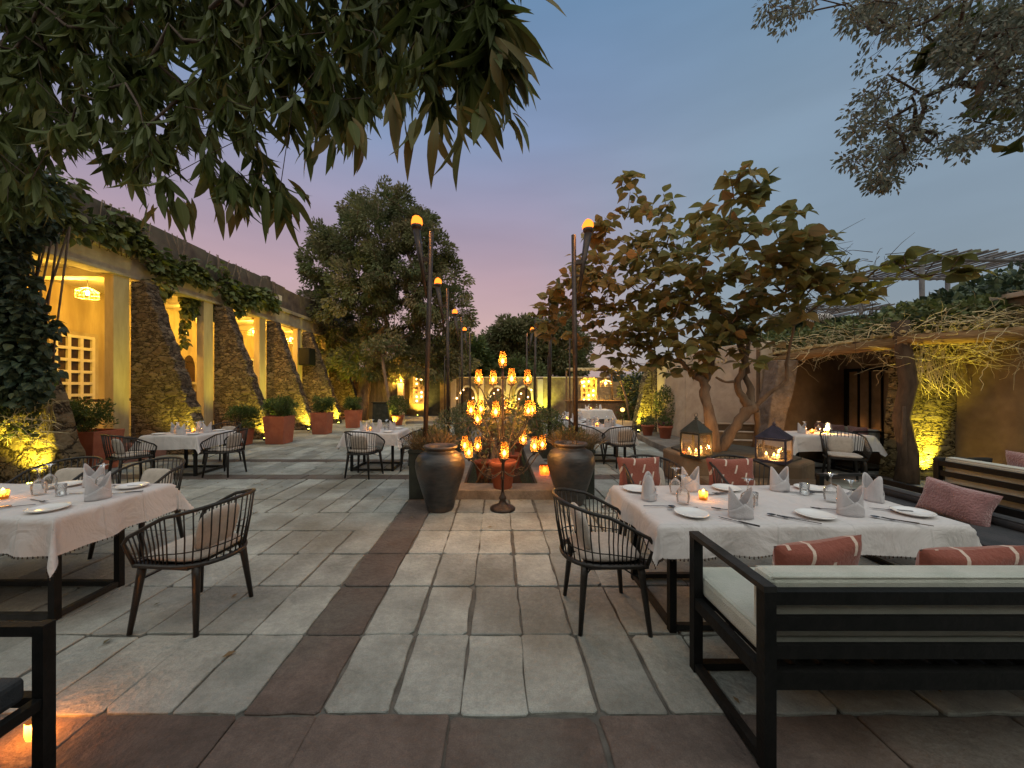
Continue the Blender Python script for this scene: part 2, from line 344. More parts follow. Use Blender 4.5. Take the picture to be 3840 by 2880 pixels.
def linenmat():
    m, nt, out = newmat('pressed_white_linen')
    t = N(nt, 'ShaderNodeTexCoord'); s = N(nt, 'ShaderNodeSeparateXYZ', {0: t.outputs['Object']}); rid = []
    for ax, per in ((0, .47), (1, .31)):
        d = N(nt, 'ShaderNodeMath', {0: s.outputs[ax], 1: per}, operation='DIVIDE'); fr = N(nt, 'ShaderNodeMath', {0: d.outputs[0]}, operation='FRACT'); c = N(nt, 'ShaderNodeMath', {0: fr.outputs[0], 1: .5}, operation='SUBTRACT'); a = N(nt, 'ShaderNodeMath', {0: c.outputs[0]}, operation='ABSOLUTE'); rid.append(mrange(nt, a.outputs[0], 0, .022, .5, 0))
    n1 = N(nt, 'ShaderNodeTexNoise', {'Vector': t.outputs['Object'], 'Scale': 3.2, 'Detail': 5, 'Roughness': .55, 'Distortion': .8}); n2 = N(nt, 'ShaderNodeTexNoise', {'Vector': t.outputs['Object'], 'Scale': 260, 'Detail': 2})
    h = N(nt, 'ShaderNodeMath', {0: rid[0], 1: rid[1]}, operation='ADD'); h = N(nt, 'ShaderNodeMath', {0: h.outputs[0], 1: .16}, operation='MULTIPLY'); h = N(nt, 'ShaderNodeMath', {0: h.outputs[0], 1: n1.outputs[0]}, operation='ADD'); q = N(nt, 'ShaderNodeMath', {0: n2.outputs[0], 1: .012}, operation='MULTIPLY'); h = N(nt, 'ShaderNodeMath', {0: h.outputs[0], 1: q.outputs[0]}, operation='ADD')
    bp = N(nt, 'ShaderNodeBump', {'Height': h.outputs[0], 'Strength': .9, 'Distance': .05}); col = cmix(nt, n1.outputs[0], (.58,.56,.56), (.70,.675,.67))
    p = N(nt, 'ShaderNodeBsdfPrincipled', {'Base Color': col, 'Roughness': .95, 'Normal': bp.outputs[0], 'Specular IOR Level': .1}); tr = N(nt, 'ShaderNodeBsdfTranslucent', {'Color': col}); mx = N(nt, 'ShaderNodeMixShader', {0: .1, 1: p.outputs[0], 2: tr.outputs[0]}); nt.links.new(mx.outputs[0], out.inputs[0]); return m
M['cloth'] = linenmat()
def stripemat():
    m, nt, out = newmat('rust_kilim_with_pale_dashes')
    t = N(nt, 'ShaderNodeTexCoord'); s = N(nt, 'ShaderNodeSeparateXYZ', {0: t.outputs['Object']})
    sh = N(nt, 'ShaderNodeMath', {0: s.outputs[2], 1: .35}, operation='MULTIPLY'); a = N(nt, 'ShaderNodeMath', {0: s.outputs[0], 1: sh.outputs[0]}, operation='SUBTRACT')
    d = N(nt, 'ShaderNodeMath', {0: a.outputs[0], 1: .115}, operation='DIVIDE'); fl = N(nt, 'ShaderNodeMath', {0: d.outputs[0]}, operation='FLOOR'); fr = N(nt, 'ShaderNodeMath', {0: d.outputs[0]}, operation='FRACT')
    on = N(nt, 'ShaderNodeMath', {0: fr.outputs[0], 1: .15}, operation='LESS_THAN')
    z = N(nt, 'ShaderNodeMath', {0: s.outputs[2], 1: .17}, operation='DIVIDE'); off = N(nt, 'ShaderNodeMath', {0: fl.outputs[0], 1: .45}, operation='MULTIPLY')
    zz = N(nt, 'ShaderNodeMath', {0: z.outputs[0], 1: off.outputs[0]}, operation='ADD'); zf = N(nt, 'ShaderNodeMath', {0: zz.outputs[0]}, operation='FRACT')
    on2 = N(nt, 'ShaderNodeMath', {0: zf.outputs[0], 1: .5}, operation='LESS_THAN'); k = N(nt, 'ShaderNodeMath', {0: on.outputs[0], 1: on2.outputs[0]}, operation='MULTIPLY')
    n = N(nt, 'ShaderNodeTexNoise', {'Vector': t.outputs['Object'], 'Scale': 60, 'Detail': 4})
    base = cmix(nt, n.outputs[0], (.20,.060,.042), (.31,.105,.075))
    col = cmix(nt, k.outputs[0], base, (.62,.50,.42))
    bp = N(nt, 'ShaderNodeBump', {'Height': n.outputs[0], 'Strength': .5, 'Distance': .01})
    p = N(nt, 'ShaderNodeBsdfPrincipled', {'Base Color': col, 'Roughness': .95, 'Normal': bp.outputs[0], 'Sheen Weight': .3, 'Specular IOR Level': .1}); nt.links.new(p.outputs[0], out.inputs[0]); return m
M['kilim'] = stripemat()
M['pinkfur'] = surf('dusty_pink_wool', (.24,.12,.12), (.36,.19,.19), 9, .98, 0, .9, bscale=70, sheen=.6)
def zebmat():
    m, nt, out = newmat('zebra_stripes')
    t = N(nt, 'ShaderNodeTexCoord')
    n = N(nt, 'ShaderNodeTexWave', {'Vector': t.outputs['Object'], 'Scale': 5.2, 'Distortion': 2.2, 'Detail': 1.5, 'Detail Scale': 1.6}, bands_direction='X')
    s = mrange(nt, n.outputs['Fac'], .45, .55)
    p = N(nt, 'ShaderNodeBsdfPrincipled', {'Base Color': cmix(nt, s, (.015,.013,.016), (.62,.58,.56)), 'Roughness': .7}); nt.links.new(p.outputs[0], out.inputs[0]); return m
M['zeb'] = zebmat()

# ------------------------------------------------------------------ foliage helpers
def leaf_tmpl(widths, fold=.12, curve=.25, hw=.5):
    n = len(widths); v = []; mid = []
    for i, w in enumerate(widths):
        x = i / (n - 1); z = -curve * x * x
        v += [(x, -w*hw, z + fold*w*hw), (x, 0, z), (x, w*hw, z + fold*w*hw)]; mid += [0, 1, 0]
    f = []
    for i in range(n - 1):
        b = i*3; f += [(b, b+3, b+4, b+1), (b+1, b+4, b+5, b+2)]
    return np.array(v, float), np.array(f, int), np.array(mid, float)
LANCE = leaf_tmpl([.02, .17, .24, .22, .13, .004], .25, .22)
LANCE2 = leaf_tmpl([.02, .13, .20, .19, .12, .004], .55, .60)
HEART = leaf_tmpl([.35, .85, .80, .45, .01], .2, .28)
OVAL = leaf_tmpl([.05, .5, .01], .2, .2)
FIGL = leaf_tmpl([.12, .62, .80, .66, .30, .01], .28, .22)
def unit(a): return a / np.maximum(np.linalg.norm(a, axis=1, keepdims=True), 1e-9)
rng = np.random.default_rng(11)
def leaves(name, T, D, S, tm, mat, parent=None, org=(0,0,0), rnd=None, roll=1.0, wid=None, **k):
    T = np.asarray(T, float); D = unit(np.asarray(D, float)); n = len(T); S = np.broadcast_to(np.asarray(S, float), (n,))
    up = np.tile([[0, 0, 1.]], (n, 1)) + rng.normal(0, roll, (n, 3)); Y = unit(np.cross(up, D)); Z = np.cross(D, Y)
    V, Fc, mid = tm; w = np.ones(n) if wid is None else wid
    A = (V[None, :, 0:1]*D[:, None, :] + V[None, :, 1:2]*Y[:, None, :]*w[:, None, None] + V[None, :, 2:3]*Z[:, None, :]) * S[:, None, None] + T[:, None, :] - np.array(org)
    nv = len(V); FF = (Fc[None] + (np.arange(n) * nv)[:, None, None]).reshape(-1, 4)
    me = bpy.data.meshes.new(name); me.vertices.add(n * nv); me.vertices.foreach_set('co', A.astype(np.float32).ravel())
    nf = len(FF); me.loops.add(nf * 4); me.loops.foreach_set('vertex_index', FF.astype(np.int32).ravel())
    me.polygons.add(nf); me.polygons.foreach_set('loop_start', np.arange(0, nf*4, 4, dtype=np.int32)); me.polygons.foreach_set('loop_total', np.full(nf, 4, dtype=np.int32))
    me.polygons.foreach_set('use_smooth', np.ones(nf, dtype=bool))
    if rnd is None: rnd = rng.random(n)
    a = me.attributes.new('rnd', 'FLOAT', 'FACE'); a.data.foreach_set('value', np.repeat(rnd, len(Fc)).astype(np.float32))
    a = me.attributes.new('mid', 'FLOAT', 'POINT'); a.data.foreach_set('value', np.tile(mid, n).astype(np.float32))
    me.materials.append(mat); me.update(calc_edges=True)
    o = bpy.data.objects.new(name, me); link(o, parent)
    if parent is None: o.location = org
    return tag(o, **k)
def ball(n, c, r, shell=.5):
    d = unit(rng.normal(0, 1, (n, 3))); q = (shell + (1-shell) * rng.random((n, 1)) ** .5)
    return np.array(c) + d * q * np.array(r), d
def grow(roots, tips, step=.35, jit=.06, sag=0.0):
    """skeleton: every tip joins the nearest node of what has grown so far; returns nodes, parent index, radius weight"""
    nodes = [Vector(p) for p in roots]; par = [-1] + list(range(len(roots) - 1)); r0 = nodes[-1]
    tips = sorted([Vector(t) for t in tips], key=lambda t: (t - r0).length)
    arr = np.array([tuple(n) for n in nodes] + [(1e9,)*3] * (len(tips) * 14 + 10)); cnt = len(nodes)
    leafn = []
    for t in tips:
        d = np.linalg.norm(arr[:cnt] - np.array(t), axis=1); i = int(np.argmin(d)); a = nodes[i]; L = d[i]
        m = min(12, max(1, int(L / step))); pr = i
        for k in range(1, m + 1):
            u = k / m; q = a.lerp(t, u)
            if k < m: q += Vector((random.gauss(0, jit), random.gauss(0, jit), random.gauss(0, jit) + sag * math.sin(math.pi*u) * L))
            nodes.append(q); par.append(pr); arr[cnt] = q; pr = cnt; cnt += 1
        leafn.append(pr)
    w = [0] * cnt
    for l in leafn:
        i = l
        while i >= 0: w[i] += 1; i = par[i]
    return nodes, par, w, leafn
def limbs(mb, nodes, par, w, rmin, rmax, pw=.5, n=5):
    W0 = max(w)
    rad = [max(rmin, rmax * (x / W0) ** pw) for x in w]
    ch = {}
    for i, p in enumerate(par):
        if p >= 0: ch.setdefault(p, []).append(i)
    done = set(); starts = [(-1, 0)]
    st = [(None, 0)]
    while st:
        p, i = st.pop(); path = ([p] if p is not None else []) + [i]
        while ch.get(i):
            c = sorted(ch[i], key=lambda q: -w[q])
            for q in c[1:]: st.append((i, q))
            i = c[0]; path.append(i)
        if len(path) > 1:
            rr = [min(rad[q], rad[path[1]]) for q in path]
            big = rr[0] > .03
            mb.tube([nodes[q] for q in path], rr, 9 if big else n)
# ================================================================== GROUND
m = MB(); m.add([(-60,-30,-.05),(60,-30,-.05),(60,150,-.05),(-60,150,-.05)], [(0,1,2,3)])
m.build('ground', M['earth'], kind='structure')
m = MB(); m.add([(-9.0,-4,-.014),(9,-4,-.014),(9,21.9,-.014),(-9.0,21.9,-.014)], [(0,1,2,3)])
m.build('pavement_bed', M['mortar'], kind='structure')
def slab(mb, x0, x1, y0, y1, g=None, j=.010):
    g = g or random.uniform(.003, .010)
    x0 += g + random.uniform(-j,j); x1 -= g + random.uniform(-j,j); y0 += g + random.uniform(-j,j); y1 -= g + random.uniform(-j,j)
    if x1 - x0 < .05 or y1 - y0 < .05: return
    c = .014; pts = []
    cs = [(x0,y0),(x1,y0),(x1,y1),(x0,y1)]
    cc = [random.choice((.008,.010,.014,.018,.035)) for _ in range(4)]
    for i in range(4):
        c = cc[i]; c2 = cc[(i+1)%4]
        a = Vector(cs[i]); b = Vector(cs[(i+1)%4]); d = (b-a); L = d.length; d.normalize(); nrm = Vector((d.y, -d.x))
        k = max(2, int(L / .12))
        for q in range(k + 1):
            t = c + (L - c - c2) * q / k; o = random.uniform(-.010, .005) if 0 < q < k else 0
            pts.append(a + d*t + nrm*o)
    z = random.uniform(-.003, .003); tx = random.uniform(-.004,.004); ty = random.uniform(-.004,.004); n = len(pts)
    cx, cy = (x0+x1)/2, (y0+y1)/2
    zz = lambda p: z + tx*(p.x-cx) + ty*(p.y-cy)
    inn = [p + (Vector((cx,cy)) - p).normalized() * .006 for p in pts]
    mb.r = random.random()
    mb.add([(p.x,p.y,-.02) for p in pts] + [(p.x,p.y,zz(p)-.004) for p in pts] + [(p.x,p.y,zz(p)) for p in inn],
      [(k,(k+1)%n,n+(k+1)%n,n+k) for k in range(n)] + [(n+k,n+(k+1)%n,2*n+(k+1)%n,2*n+k) for k in range(n)] + [tuple(range(2*n,3*n))])
pv = MB(); rd = MB()
rows = []
y = 1.835
while y < 6.35: rows.append((y, y + .595, 's')); y += .595
rows.append((y, y + .36, 'r')); y += .36
for _ in range(2): rows.append((y, y + .595, 's')); y += .595
rows.append((y, y + .3, 'r')); y += .3
while y < 21.5: rows.append((y, y + .6, 's')); y += .6
rows += [(1.38, 1.835, 'r')]; y = 1.38
while y > -3.5: rows.append((y - .595, y, 's')); y -= .595
for (y0, y1, k) in rows:
    near = y0 < 9
    x = -1.262
    while x > -8.85:
        w = (.35 if random.random() > .09 else .62) if k == 's' else random.uniform(.6, .9)
        if not (x < -7.9 and y0 > 5.5): slab(rd if k == 'r' else pv, x - w, x, y0, y1)
        x -= w
    if k == 'r': slab(rd, -1.262, -.88, y0, y1)
    elif y0 < 5.2 or y0 > 13:
        yy = y0
        slab(rd, -1.262, -.88, y0, y1, .006, .004)
    x = -.88; cols = []
    while x < 4.4: 
        w = .346 if k == 's' and x < .85 else (random.choice([.36,.36,.5,.62]) if k == 's' else random.uniform(.55,.85)); cols.append((x, min(x+w, 4.4))); x += w
    for (a, b) in cols:
        if 5.3 < (y0+y1)/2 < 16 and b < 1.0: continue
        slab(rd if k == 'r' else pv, a, b, y0, y1)
    if y0 < 8.6:
        x = 4.4
        while x < 8.8: w = random.choice([.4,.5,.62]); slab(rd if k == 'r' else pv, x, x+w, y0, y1); x += w
pv.build('pavement', M['slab'], kind='structure')
rd.build('pavement_border', M['redslab'], kind='structure')
# raised walk on the right with its kerb
m = MB(); m.prism([(4.15,9.0),(7.9,9.0),(7.9,21.8),(5.0,21.8),(4.75,14),(4.5,12),(4.25,10.4)], -.02, .16)
m.build('raised_path', M['kerb'], kind='structure', bevel=.02)
# veranda floor and steps on the left
m = MB(); m.bx((-12.2,2.2,-.02), (-8.9,24,.45)); m.build('veranda_floor', M['kerb'], kind='structure')
# unseen roof and wall added behind the viewer to shade the foreground
m = MB(); m.bx((-9,-7,2.95),(9,-1.7,3.1)); m.bx((-9,-7.3,0),(9,-7,3.1))
for x in (-6,-2,2,6): m.bx((x-.15,-2.2,0),(x+.15,-1.9,2.95))
m.build('unseen_shade_roof', M['tan'], kind='structure')
nf = 150
fx = rng.uniform(-5.5,4.2,nf); fy = rng.uniform(1.7,9.5,nf); ang = rng.uniform(0,6.28,nf)
keep = (np.abs(fx) > 1.3) | (rng.random(nf) < .35); fx, fy, ang = fx[keep], fy[keep], ang[keep]
leaves('fallen_leaves', np.column_stack([fx,fy,np.full(len(fx),.012)]), np.column_stack([np.cos(ang),np.sin(ang),np.full(len(fx),.12)]), rng.uniform(.03,.075,len(fx)), OVAL, M['dry'], roll=.12, kind='stuff')
# ================================================================== LEFT BUILDING
XF, XB, ZS, ZC, ZP = -8.9, -11.6, 4.26, 4.86, 5.82
bays = [3.39, 6.22, 9.04, 11.7, 14.35, 17.0, 19.7, 22.3]        # the buttresses stand at these depths
b = wthing('colonnade_building', (XF, 12, 0), label='long low building with cream plaster bays lit yellow along the left side of the courtyard', cat='building')
m = MB(); m.bx((XB-.3,2.2,.2), (XB,24,ZS+.3)); m.bx((XB,2.2,.46),(XF,2.5,ZS)); m.bx((XB, 23.7,.46),(XF,24,ZS)); m.build('back_wall', M['plaster'], b)
for y in bays: m = MB(); m.bx((XF-.22,y-.38,.44), (XF-.01,y-.01,ZS+.02)); m.build('column', M['plaster'], b)
m = MB(); m.bx((XB,2.2,ZS+.14),(XF-.38,24,ZS+.34))
for y in bays: m.bx((XB+.01,y-.4,ZS-.06),(XF-.3,y-.12,ZS+.15))
m.build('ceiling', M['ceiling'], b)
m = MB(); m.bx((XF-.36,2.2,ZS),(XF,24,ZC)); m.bx((XF-.37,2.19,ZC-.08),(XF+.09,24.01,ZC+.06)); m.bx((XF-.361,2.19,ZS+.003),(XF+.05,24.01,ZS+.08)); m.build('cornice', M['cornice'], b, bevel=.012)
m = MB()
y = 2.2; z = ZP
while y < 24:
    y2 = y + random.uniform(.7, 1.6); z = ZP + random.uniform(-.035,.035); m.bx((XF-.42,y,ZC+.05),(XF-.04,min(y2,24),z)); y = y2
m.build('parapet', M['parapet'], b)
m = MB(); m.bx((XB-.3,2.2,ZC+.1),(XF-.4,24,ZC+.25)); m.build('roof', M['parapet'], b)
m = MB()
for y in (14.6, 17.9): m.bx((XF-.34,y,ZP+.0),(XF-.12,y+.24,ZP+.2))
m.build('chimney_block', M['parapet'], b)
m = MB(); m.box((XF-.0,15.1,ZC+.42),(.16,.34,.2)); m.build('floodlight_box', M['whitewood'], b)
for (y0, y1, z0, z1, nc, nr) in ((9.72,10.62,.46,3.02,3,8),(17.4,18.5,.46,2.95,4,9)):
    d = MB(); d.bx((XB+.01,y0,z0),(XB+.05,y1,z1)); do = d.build('door', M['darkglass'], b)
    d = MB(); X = XB+.08
    for k in range(nc+1):
        yy = y0 + (y1-y0)*k/nc; d.box((X,yy,(z0+z1)/2),(.07,.075,z1-z0))
    for k in range(nr+1):
        zz = z0 + (z1-z0)*k/nr; d.box((X,(y0+y1)/2,zz),(.064,y1-y0+.07,.075))
    fr = d.build('lattice_frame', M['whitewood'], do); fr.location = (0,0,0)
    for ch in (do,): pass
    # the sub-part is written in world coordinates too
    fr.data.transform(Matrix.Translation(-Vector(b.location)))
    d = MB(); d.bx((XB+.0,y0-.14,z1+.04),(XB+.1,y1+.14,z1+.13)); d.bx((XB,y1+.05,.46),(XB+.1,y1+.14,z1+.04)); d.bx((XB,y0-.14,.46),(XB+.1,y0-.05,z1+.04)); f2 = d.build('door_frame', M['cornice'], b)
# pointed niche
d = MB(); pts = [(XB+.02,13.75,1.85),(XB+.02,14.25,1.85),(XB+.02,14.25,2.45)] + [(XB+.02,14.0+.25*math.cos(t)*(1-.15*math.sin(t)),2.45+.4*math.sin(t)) for t in [.4,.8,1.2,1.57,1.94,2.34,2.74]] + [(XB+.02,13.75,2.45)]
d.extr(pts, (.03,0,0)); d.build('pointed_niche', M['darkglass'], b)
m = MB(); m.bx((XB+.05,13.65,1.76),(XB+.22,14.35,1.85)); m.build('niche_sill', M['cornice'], b)
m = MB(); m.bx((XF-1.9,12.9,.46),(XF-1.3,13.7,1.16)); m.bx((XF-1.8,13.0,1.16),(XF-1.4,13.5,1.5)); m.build('service_cabinet', M['wood'], None, label='small brown cabinet on the veranda below the pointed niche', cat='cabinet', org=(XF-1.6,13.3,.46))
m = MB(); m.bx((XF-1.3,8.6,1.28),(XF-.75,10.2,1.34))
for yy in (8.7,10.1): m.bx((XF-1.2,yy-.03,.46),(XF-1.14,yy+.03,1.28)); m.bx((XF-.9,yy-.03,.46),(XF-.84,yy+.03,1.28))
m.build('console_table', M['wood'], None, label='narrow dark console table on the veranda before the nearest lattice door', cat='table', org=(XF-1,9.4,.46), bevel=.006)
# steps between the buttresses
for i, (a, c) in enumerate(zip(bays[1:-1], bays[2:])):
    s = MB(); s.bx((XF,a+.38,-.01),(XF+.45,c-.02,.30)); s.bx((XF+.45,a+.38,-.01),(XF+.9,c-.02,.15))
    s.build('stone_steps', M['step'], None, org=(XF+.4,(a+c)/2,0), bevel=.012, label='pair of reddish steps up to the veranda in the %s bay from the camera' % ['first','second','third','fourth','fifth','sixth'][i], cat='steps', group='steps up to the veranda')
BP = ['partly hidden by the hanging ivy at the left edge','beside the pale column behind the second-row table','second tall one along the colonnade','third tall one along the colonnade, hung with a dark speaker','just left of the big grey tree','behind the crown of the big grey tree']
for i, y in enumerate(bays[1:-1]):
    s = MB(); th = .36; zt = 4.3 if i < 1 else 4.2
    prof = [(XF+.004,0),(XF+1.72,0),(XF+1.62,.5),(XF+1.42,1.15),(XF+1.02,2.3),(XF+.6,3.45),(XF+.36,zt-.06),(XF+.34,zt),(XF+.004,zt)]
    # stepped, uneven outline so the rubble edge is not a clean line
    pr = [prof[0]]
    for (x0,z0),(x1,z1) in zip(prof[1:-2], prof[2:-1]):
        k = max(1, int(math.hypot(x1-x0, z1-z0) / .16))
        for q in range(k): u = q/k; pr.append((x0+(x1-x0)*u + random.uniform(-.035,.035), z0+(z1-z0)*u))
    pr += prof[-2:]
    s.extr([(x, y, z) for x, z in pr], (0, th, 0))
    s.build('stone_buttress', M['stone'] if i else M['stone_big'], None, org=(XF+.8,y,0), bevel=.025, label='sloping rubble stone buttress, ' + BP[i], cat='buttress', group='stone buttresses of the colonnade')
# pendant lamps in the bays
def basket_lamp(name, loc, label, group, pw, sc=1.0, drop=.6):
    e = empty(name, loc, label=label, cat='lamp', group=group)
    s = MB(); s.tube([(0,0,.12*sc),(0,0,drop)], .008, 6); s.build('cord', M['black'], e)
    s = MB()
    for k in range(14):
        a = 2*math.pi*k/14; s.tube([(.05*sc*math.cos(a),.05*sc*math.sin(a),.13*sc),(.2*sc*math.cos(a),.2*sc*math.sin(a),.05*sc),(.21*sc*math.cos(a),.21*sc*math.sin(a),-.12*sc)], .004*sc+.001, 4)
    for r,z in ((.05,.13),(.2,.05),(.21,-.12),(.21,-.03)): s.tube([(r*sc*math.cos(t*math.pi/10), r*sc*math.sin(t*math.pi/10), z*sc) for t in range(20)], .006, 4, closed=True)
    s.build('basket_shade', M['drytwig'], e)
    s = MB(); s.lathe([(.001,-.06),(.035,-.045),(.045,0),(.03,.04),(.001,.055)], 12); s.build('bulb', M['bulb'], e)
    light('bulb_light', (0,0,0), pw, (1,.55,.075), e, .06)
    return e
for i,(y,pw) in enumerate(((6.0,280),(9.1,380),(12.7,400),(15.3,400),(18.0,400),(20.8,330))):
    basket_lamp('pendant_lamp', (-10.0,y,3.93), 'glowing basket pendant lamp in the veranda, ' + ['partly behind the ivy at the left edge','in clear view above the nearest lattice door','right of the trailing vine strand','in the bay of the far lattice door','just left of the hanging speaker','farthest, towards the big grey tree'][i], 'pendant lamps of the veranda', pw)
m = MB(); m.box((-8.45,16.55,3.0),(.5,.55,.75)); m.build('loudspeaker', M['black'], None, org=(-8.45,16.55,3.0), bevel=.03, label='dark box loudspeaker hanging beside the third buttress', cat='speaker')
# uplights at the toes
def uplight(x, y, label, pw=22, aimd=(0,0,1), z=0.0, col=(1,.84,.07), group='uplights set in the ground', fov=120):
    e = empty('ground_uplight', (x,y,z), label=label, cat='light', group=group)
    s = MB(); s.lathe([(.001,0),(.05,0),(.055,.05),(.05,.075),(.042,.07)], 12); s.build('housing', M['black'], e)
    s = MB(); s.lathe([(.001,.088),(.025,.083),(.044,.07)], 12); s.build('lens', M['uplamp'], e)
    l = light('uplight_beam', (0,0,.12), pw, col, e, .04, fov, None, .8); aim(l, aimd); return e
for i, y in enumerate(bays[1:-1]):
    uplight(XF+1.74 if i else XF+1.35, y-.2, 'small glowing ground light at the foot of the %s buttress on the left' % ['nearest','second','third','fourth','fifth','sixth'][i], [110,150,170,220,240,160][i], (-.38,.30,1), fov=95)

# ================================================================== PLANTERS
def bush(parent, c, r, n, size, mat, tm=OVAL, name='foliage', shell=.3, updir=.8, org=(0,0,0)):
    T, D = ball(n, c, r, shell); D = D + np.array([0,0,updir]) + rng.normal(0,.5,(n,3))
    return leaves(name, T, D, rng.uniform(.7,1.3,n)*size, tm, mat, parent, org)
def clay_planter(loc, w, h, label, rz=0, d=None, fh=.5, fw=None):
    e = empty('clay_planter', loc, rz, label=label, cat='planter', group='square terracotta planters with shrubs'); d = d or w
    s = MB(); t = .82
    a, c = w/2, d/2
    vs = [(-a*t,-c*t,0),(a*t,-c*t,0),(a*t,c*t,0),(-a*t,c*t,0),(-a,-c,h),(a,-c,h),(a,c,h),(-a,c,h)]
    k = .93; vs += [(-a*k,-c*k,h),(a*k,-c*k,h),(a*k,c*k,h),(-a*k,c*k,h),(-a*k,-c*k,h-.07),(a*k,-c*k,h-.07),(a*k,c*k,h-.07),(-a*k,c*k,h-.07)]
    s.add(vs, [(0,3,2,1),(0,1,5,4),(1,2,6,5),(2,3,7,6),(3,0,4,7),(4,5,9,8),(5,6,10,9),(6,7,11,10),(7,4,8,11),(8,9,13,12),(9,10,14,13),(10,11,15,14),(11,8,12,15),(12,13,14,15)])
    s.build('pot', M['clay'], e, bevel=.012)
    s = MB()
    for k in range(14):
        an = random.random()*6.28; s.tube([(0,0,h-.08),(math.cos(an)*w*.2,math.sin(an)*d*.2,h+fh*.3),(math.cos(an)*w*.4,math.sin(an)*d*.4,h+fh*.75)], [.012,.008,.003], 5)
    s.build('stem', M['twig'], e)
    fw = fw or w*.62
    T=[];D=[]
    for q in range(22):
        cc = np.array([random.uniform(-fw,fw)*.75, random.uniform(-1,1)*fw*.7*d/w, h+fh*random.uniform(.1,.95)]); a1,b1 = ball(150, cc, (.14,.14,.13), .1); T.append(a1); D.append(b1)
    T=np.vstack(T); D=np.vstack(D)+np.array([0,0,.9]); leaves('foliage', T, D, rng.uniform(.035,.065,len(T)), OVAL, M['box'], e)
    return e
clay_planter((-8.15,7.35,0), 1.05, .78, 'wide terracotta planter box with a dense green shrub nearest on the left', 0, .6, .55, .62)
clay_planter((-6.4,10.95,0), .62, .80, 'square terracotta planter with a shrub, in front of the second uplit buttress')
clay_planter((-6.2,13.2,0), .58, .76, 'square terracotta planter with a shrub, in front of the third uplit buttress')
clay_planter((-5.9,15.3,0), .56, .72, 'square terracotta planter with a shrub, farthest of the row under the big tree')
clay_planter((-7.3,10.6,0), .5, .45, 'low terracotta planter with a dark bush behind the second-row table', fh=.6, fw=.5)
clay_planter((-7.0,12.1,0), .4, .5, 'small terracotta planter half hidden behind the larger ones by the second buttress', fh=.7, fw=.5)

# ================================================================== CHANNEL, PLANTER BOXES, URNS
c = wthing('water_channel', (0,9,0), label='long low kerbed stone channel down the middle of the courtyard', cat='channel')
m = MB(); z = .137
m.bx((-.86,5.38,-.02),(.95,5.78,z)); m.bx((-.86,5.785,-.02),(-.52,15.4,z-.002)); m.bx((.62,5.785,-.02),(.95,15.4,z-.002)); m.bx((-.86,15.405,-.02),(.95,15.8,z)); m.build('kerb', M['kerb'], c, bevel=.015)
m = MB(); m.add([(-.53,5.7,.03),(.63,5.7,.03),(.63,15.5,.03),(-.53,15.5,.03)], [(0,1,2,3)]); m.build('water', M['bluewater'], c)
def grass_tuft(parent, c, r, h, n, mat, lean=.5, name='dry_grass'):
    T = np.array(c) + np.column_stack([rng.uniform(-r[0],r[0],n), rng.uniform(-r[1],r[1],n), np.zeros(n)])
    D = np.column_stack([rng.normal(0,lean,n), rng.normal(0,lean,n), np.ones(n)])
    return leaves(name, T, D, rng.uniform(.6,1.2,n)*h, leaf_tmpl([.03,.035,.03,.004],.1,.35), mat, parent, (0,0,0), roll=.6)
def torch(x, y, side, label, h=3.95, lit=True, lean=0, pw=30):
    e = empty('torch_post', (x,y,0), label=label, cat='torch', group='tall torch posts beside the channel')
    s = MB(); s.tube([(-side*.0,0,0),(lean*.5,0,h/2),(lean,0,h)], [.036,.036,.036], 10); s.build('post', M['rust'], e)
    s = MB(); s.tube([(lean-.06,0,.3),(lean-.06,0,h*.6)], .012, 6); s.build('gas_pipe', M['rust'], e)
    tx, tb = lean + side*.22, lean + side*.07
    s = MB(); s.bar((lean,0,h-.42),(lean+side*.15,0,h-.42),.06,.06); s.bar((lean,0,h-.62),(lean+side*.11,0,h-.62),.03,.03); s.build('bracket', M['rust'], e)
    s = MB(); s.tube([(tb,0,h-1.0),(tb+(tx-tb)*.5,0,h-.45),(tx,0,h+.03)], [.014,.038,.056], 12); s.lathe([(.056,h+.03),(.075,h+.06),(.08,h+.10),(.07,h+.10)], 12, (tx,0,0)); s.build('torch_cone', M['rust'], e)
    if lit:
        s = MB(); s.lathe([(.02,h+.08),(.075,h+.10),(.085,h+.15),(.07,h+.20),(.035,h+.235),(.002,h+.25)], 14, (tx,0,0), f=lambda a,z: 1+.12*math.sin(3*a+z*20)); s.build('flame', M['flame_red'], e)
        light('flame_light', (tx,0,h+.2), pw, (1,.36,.08), e, .09)
    return e
def planter_box(cx, cy, label, sx=.52):
    e = empty('planter_box', (cx,cy,0), label=label, cat='planter', group='black planter boxes at the torch posts')
    s = MB(); s.bx((-sx/2,-.27,0),(sx/2,.27,.70)); s.bx((-sx/2-.012,-.282,.66),(sx/2+.012,.282,.715)); s.build('box', M['planter_black'], e, bevel=.01)
    grass_tuft(e, (0,0,.70), (sx*.5,.27), .28, 900, M['dry'], .7, 'dry_grass')
    bush(e, (0,.1,.82), (sx*.5,.26,.18), 700, .06, M['grey_tree'], name='foliage')
    return e
planter_box(-1.02,5.65,'black planter box with dry grass behind the left urn'); planter_box(1.14,5.65,'black planter box with dry grass behind the right urn')
torch(-1.11,5.6,-1,'tall torch post behind the left urn, nearest of the left row', lean=.115); torch(1.21,5.72,1,'tall torch post behind the right urn, nearest of the right row', lean=-.045)
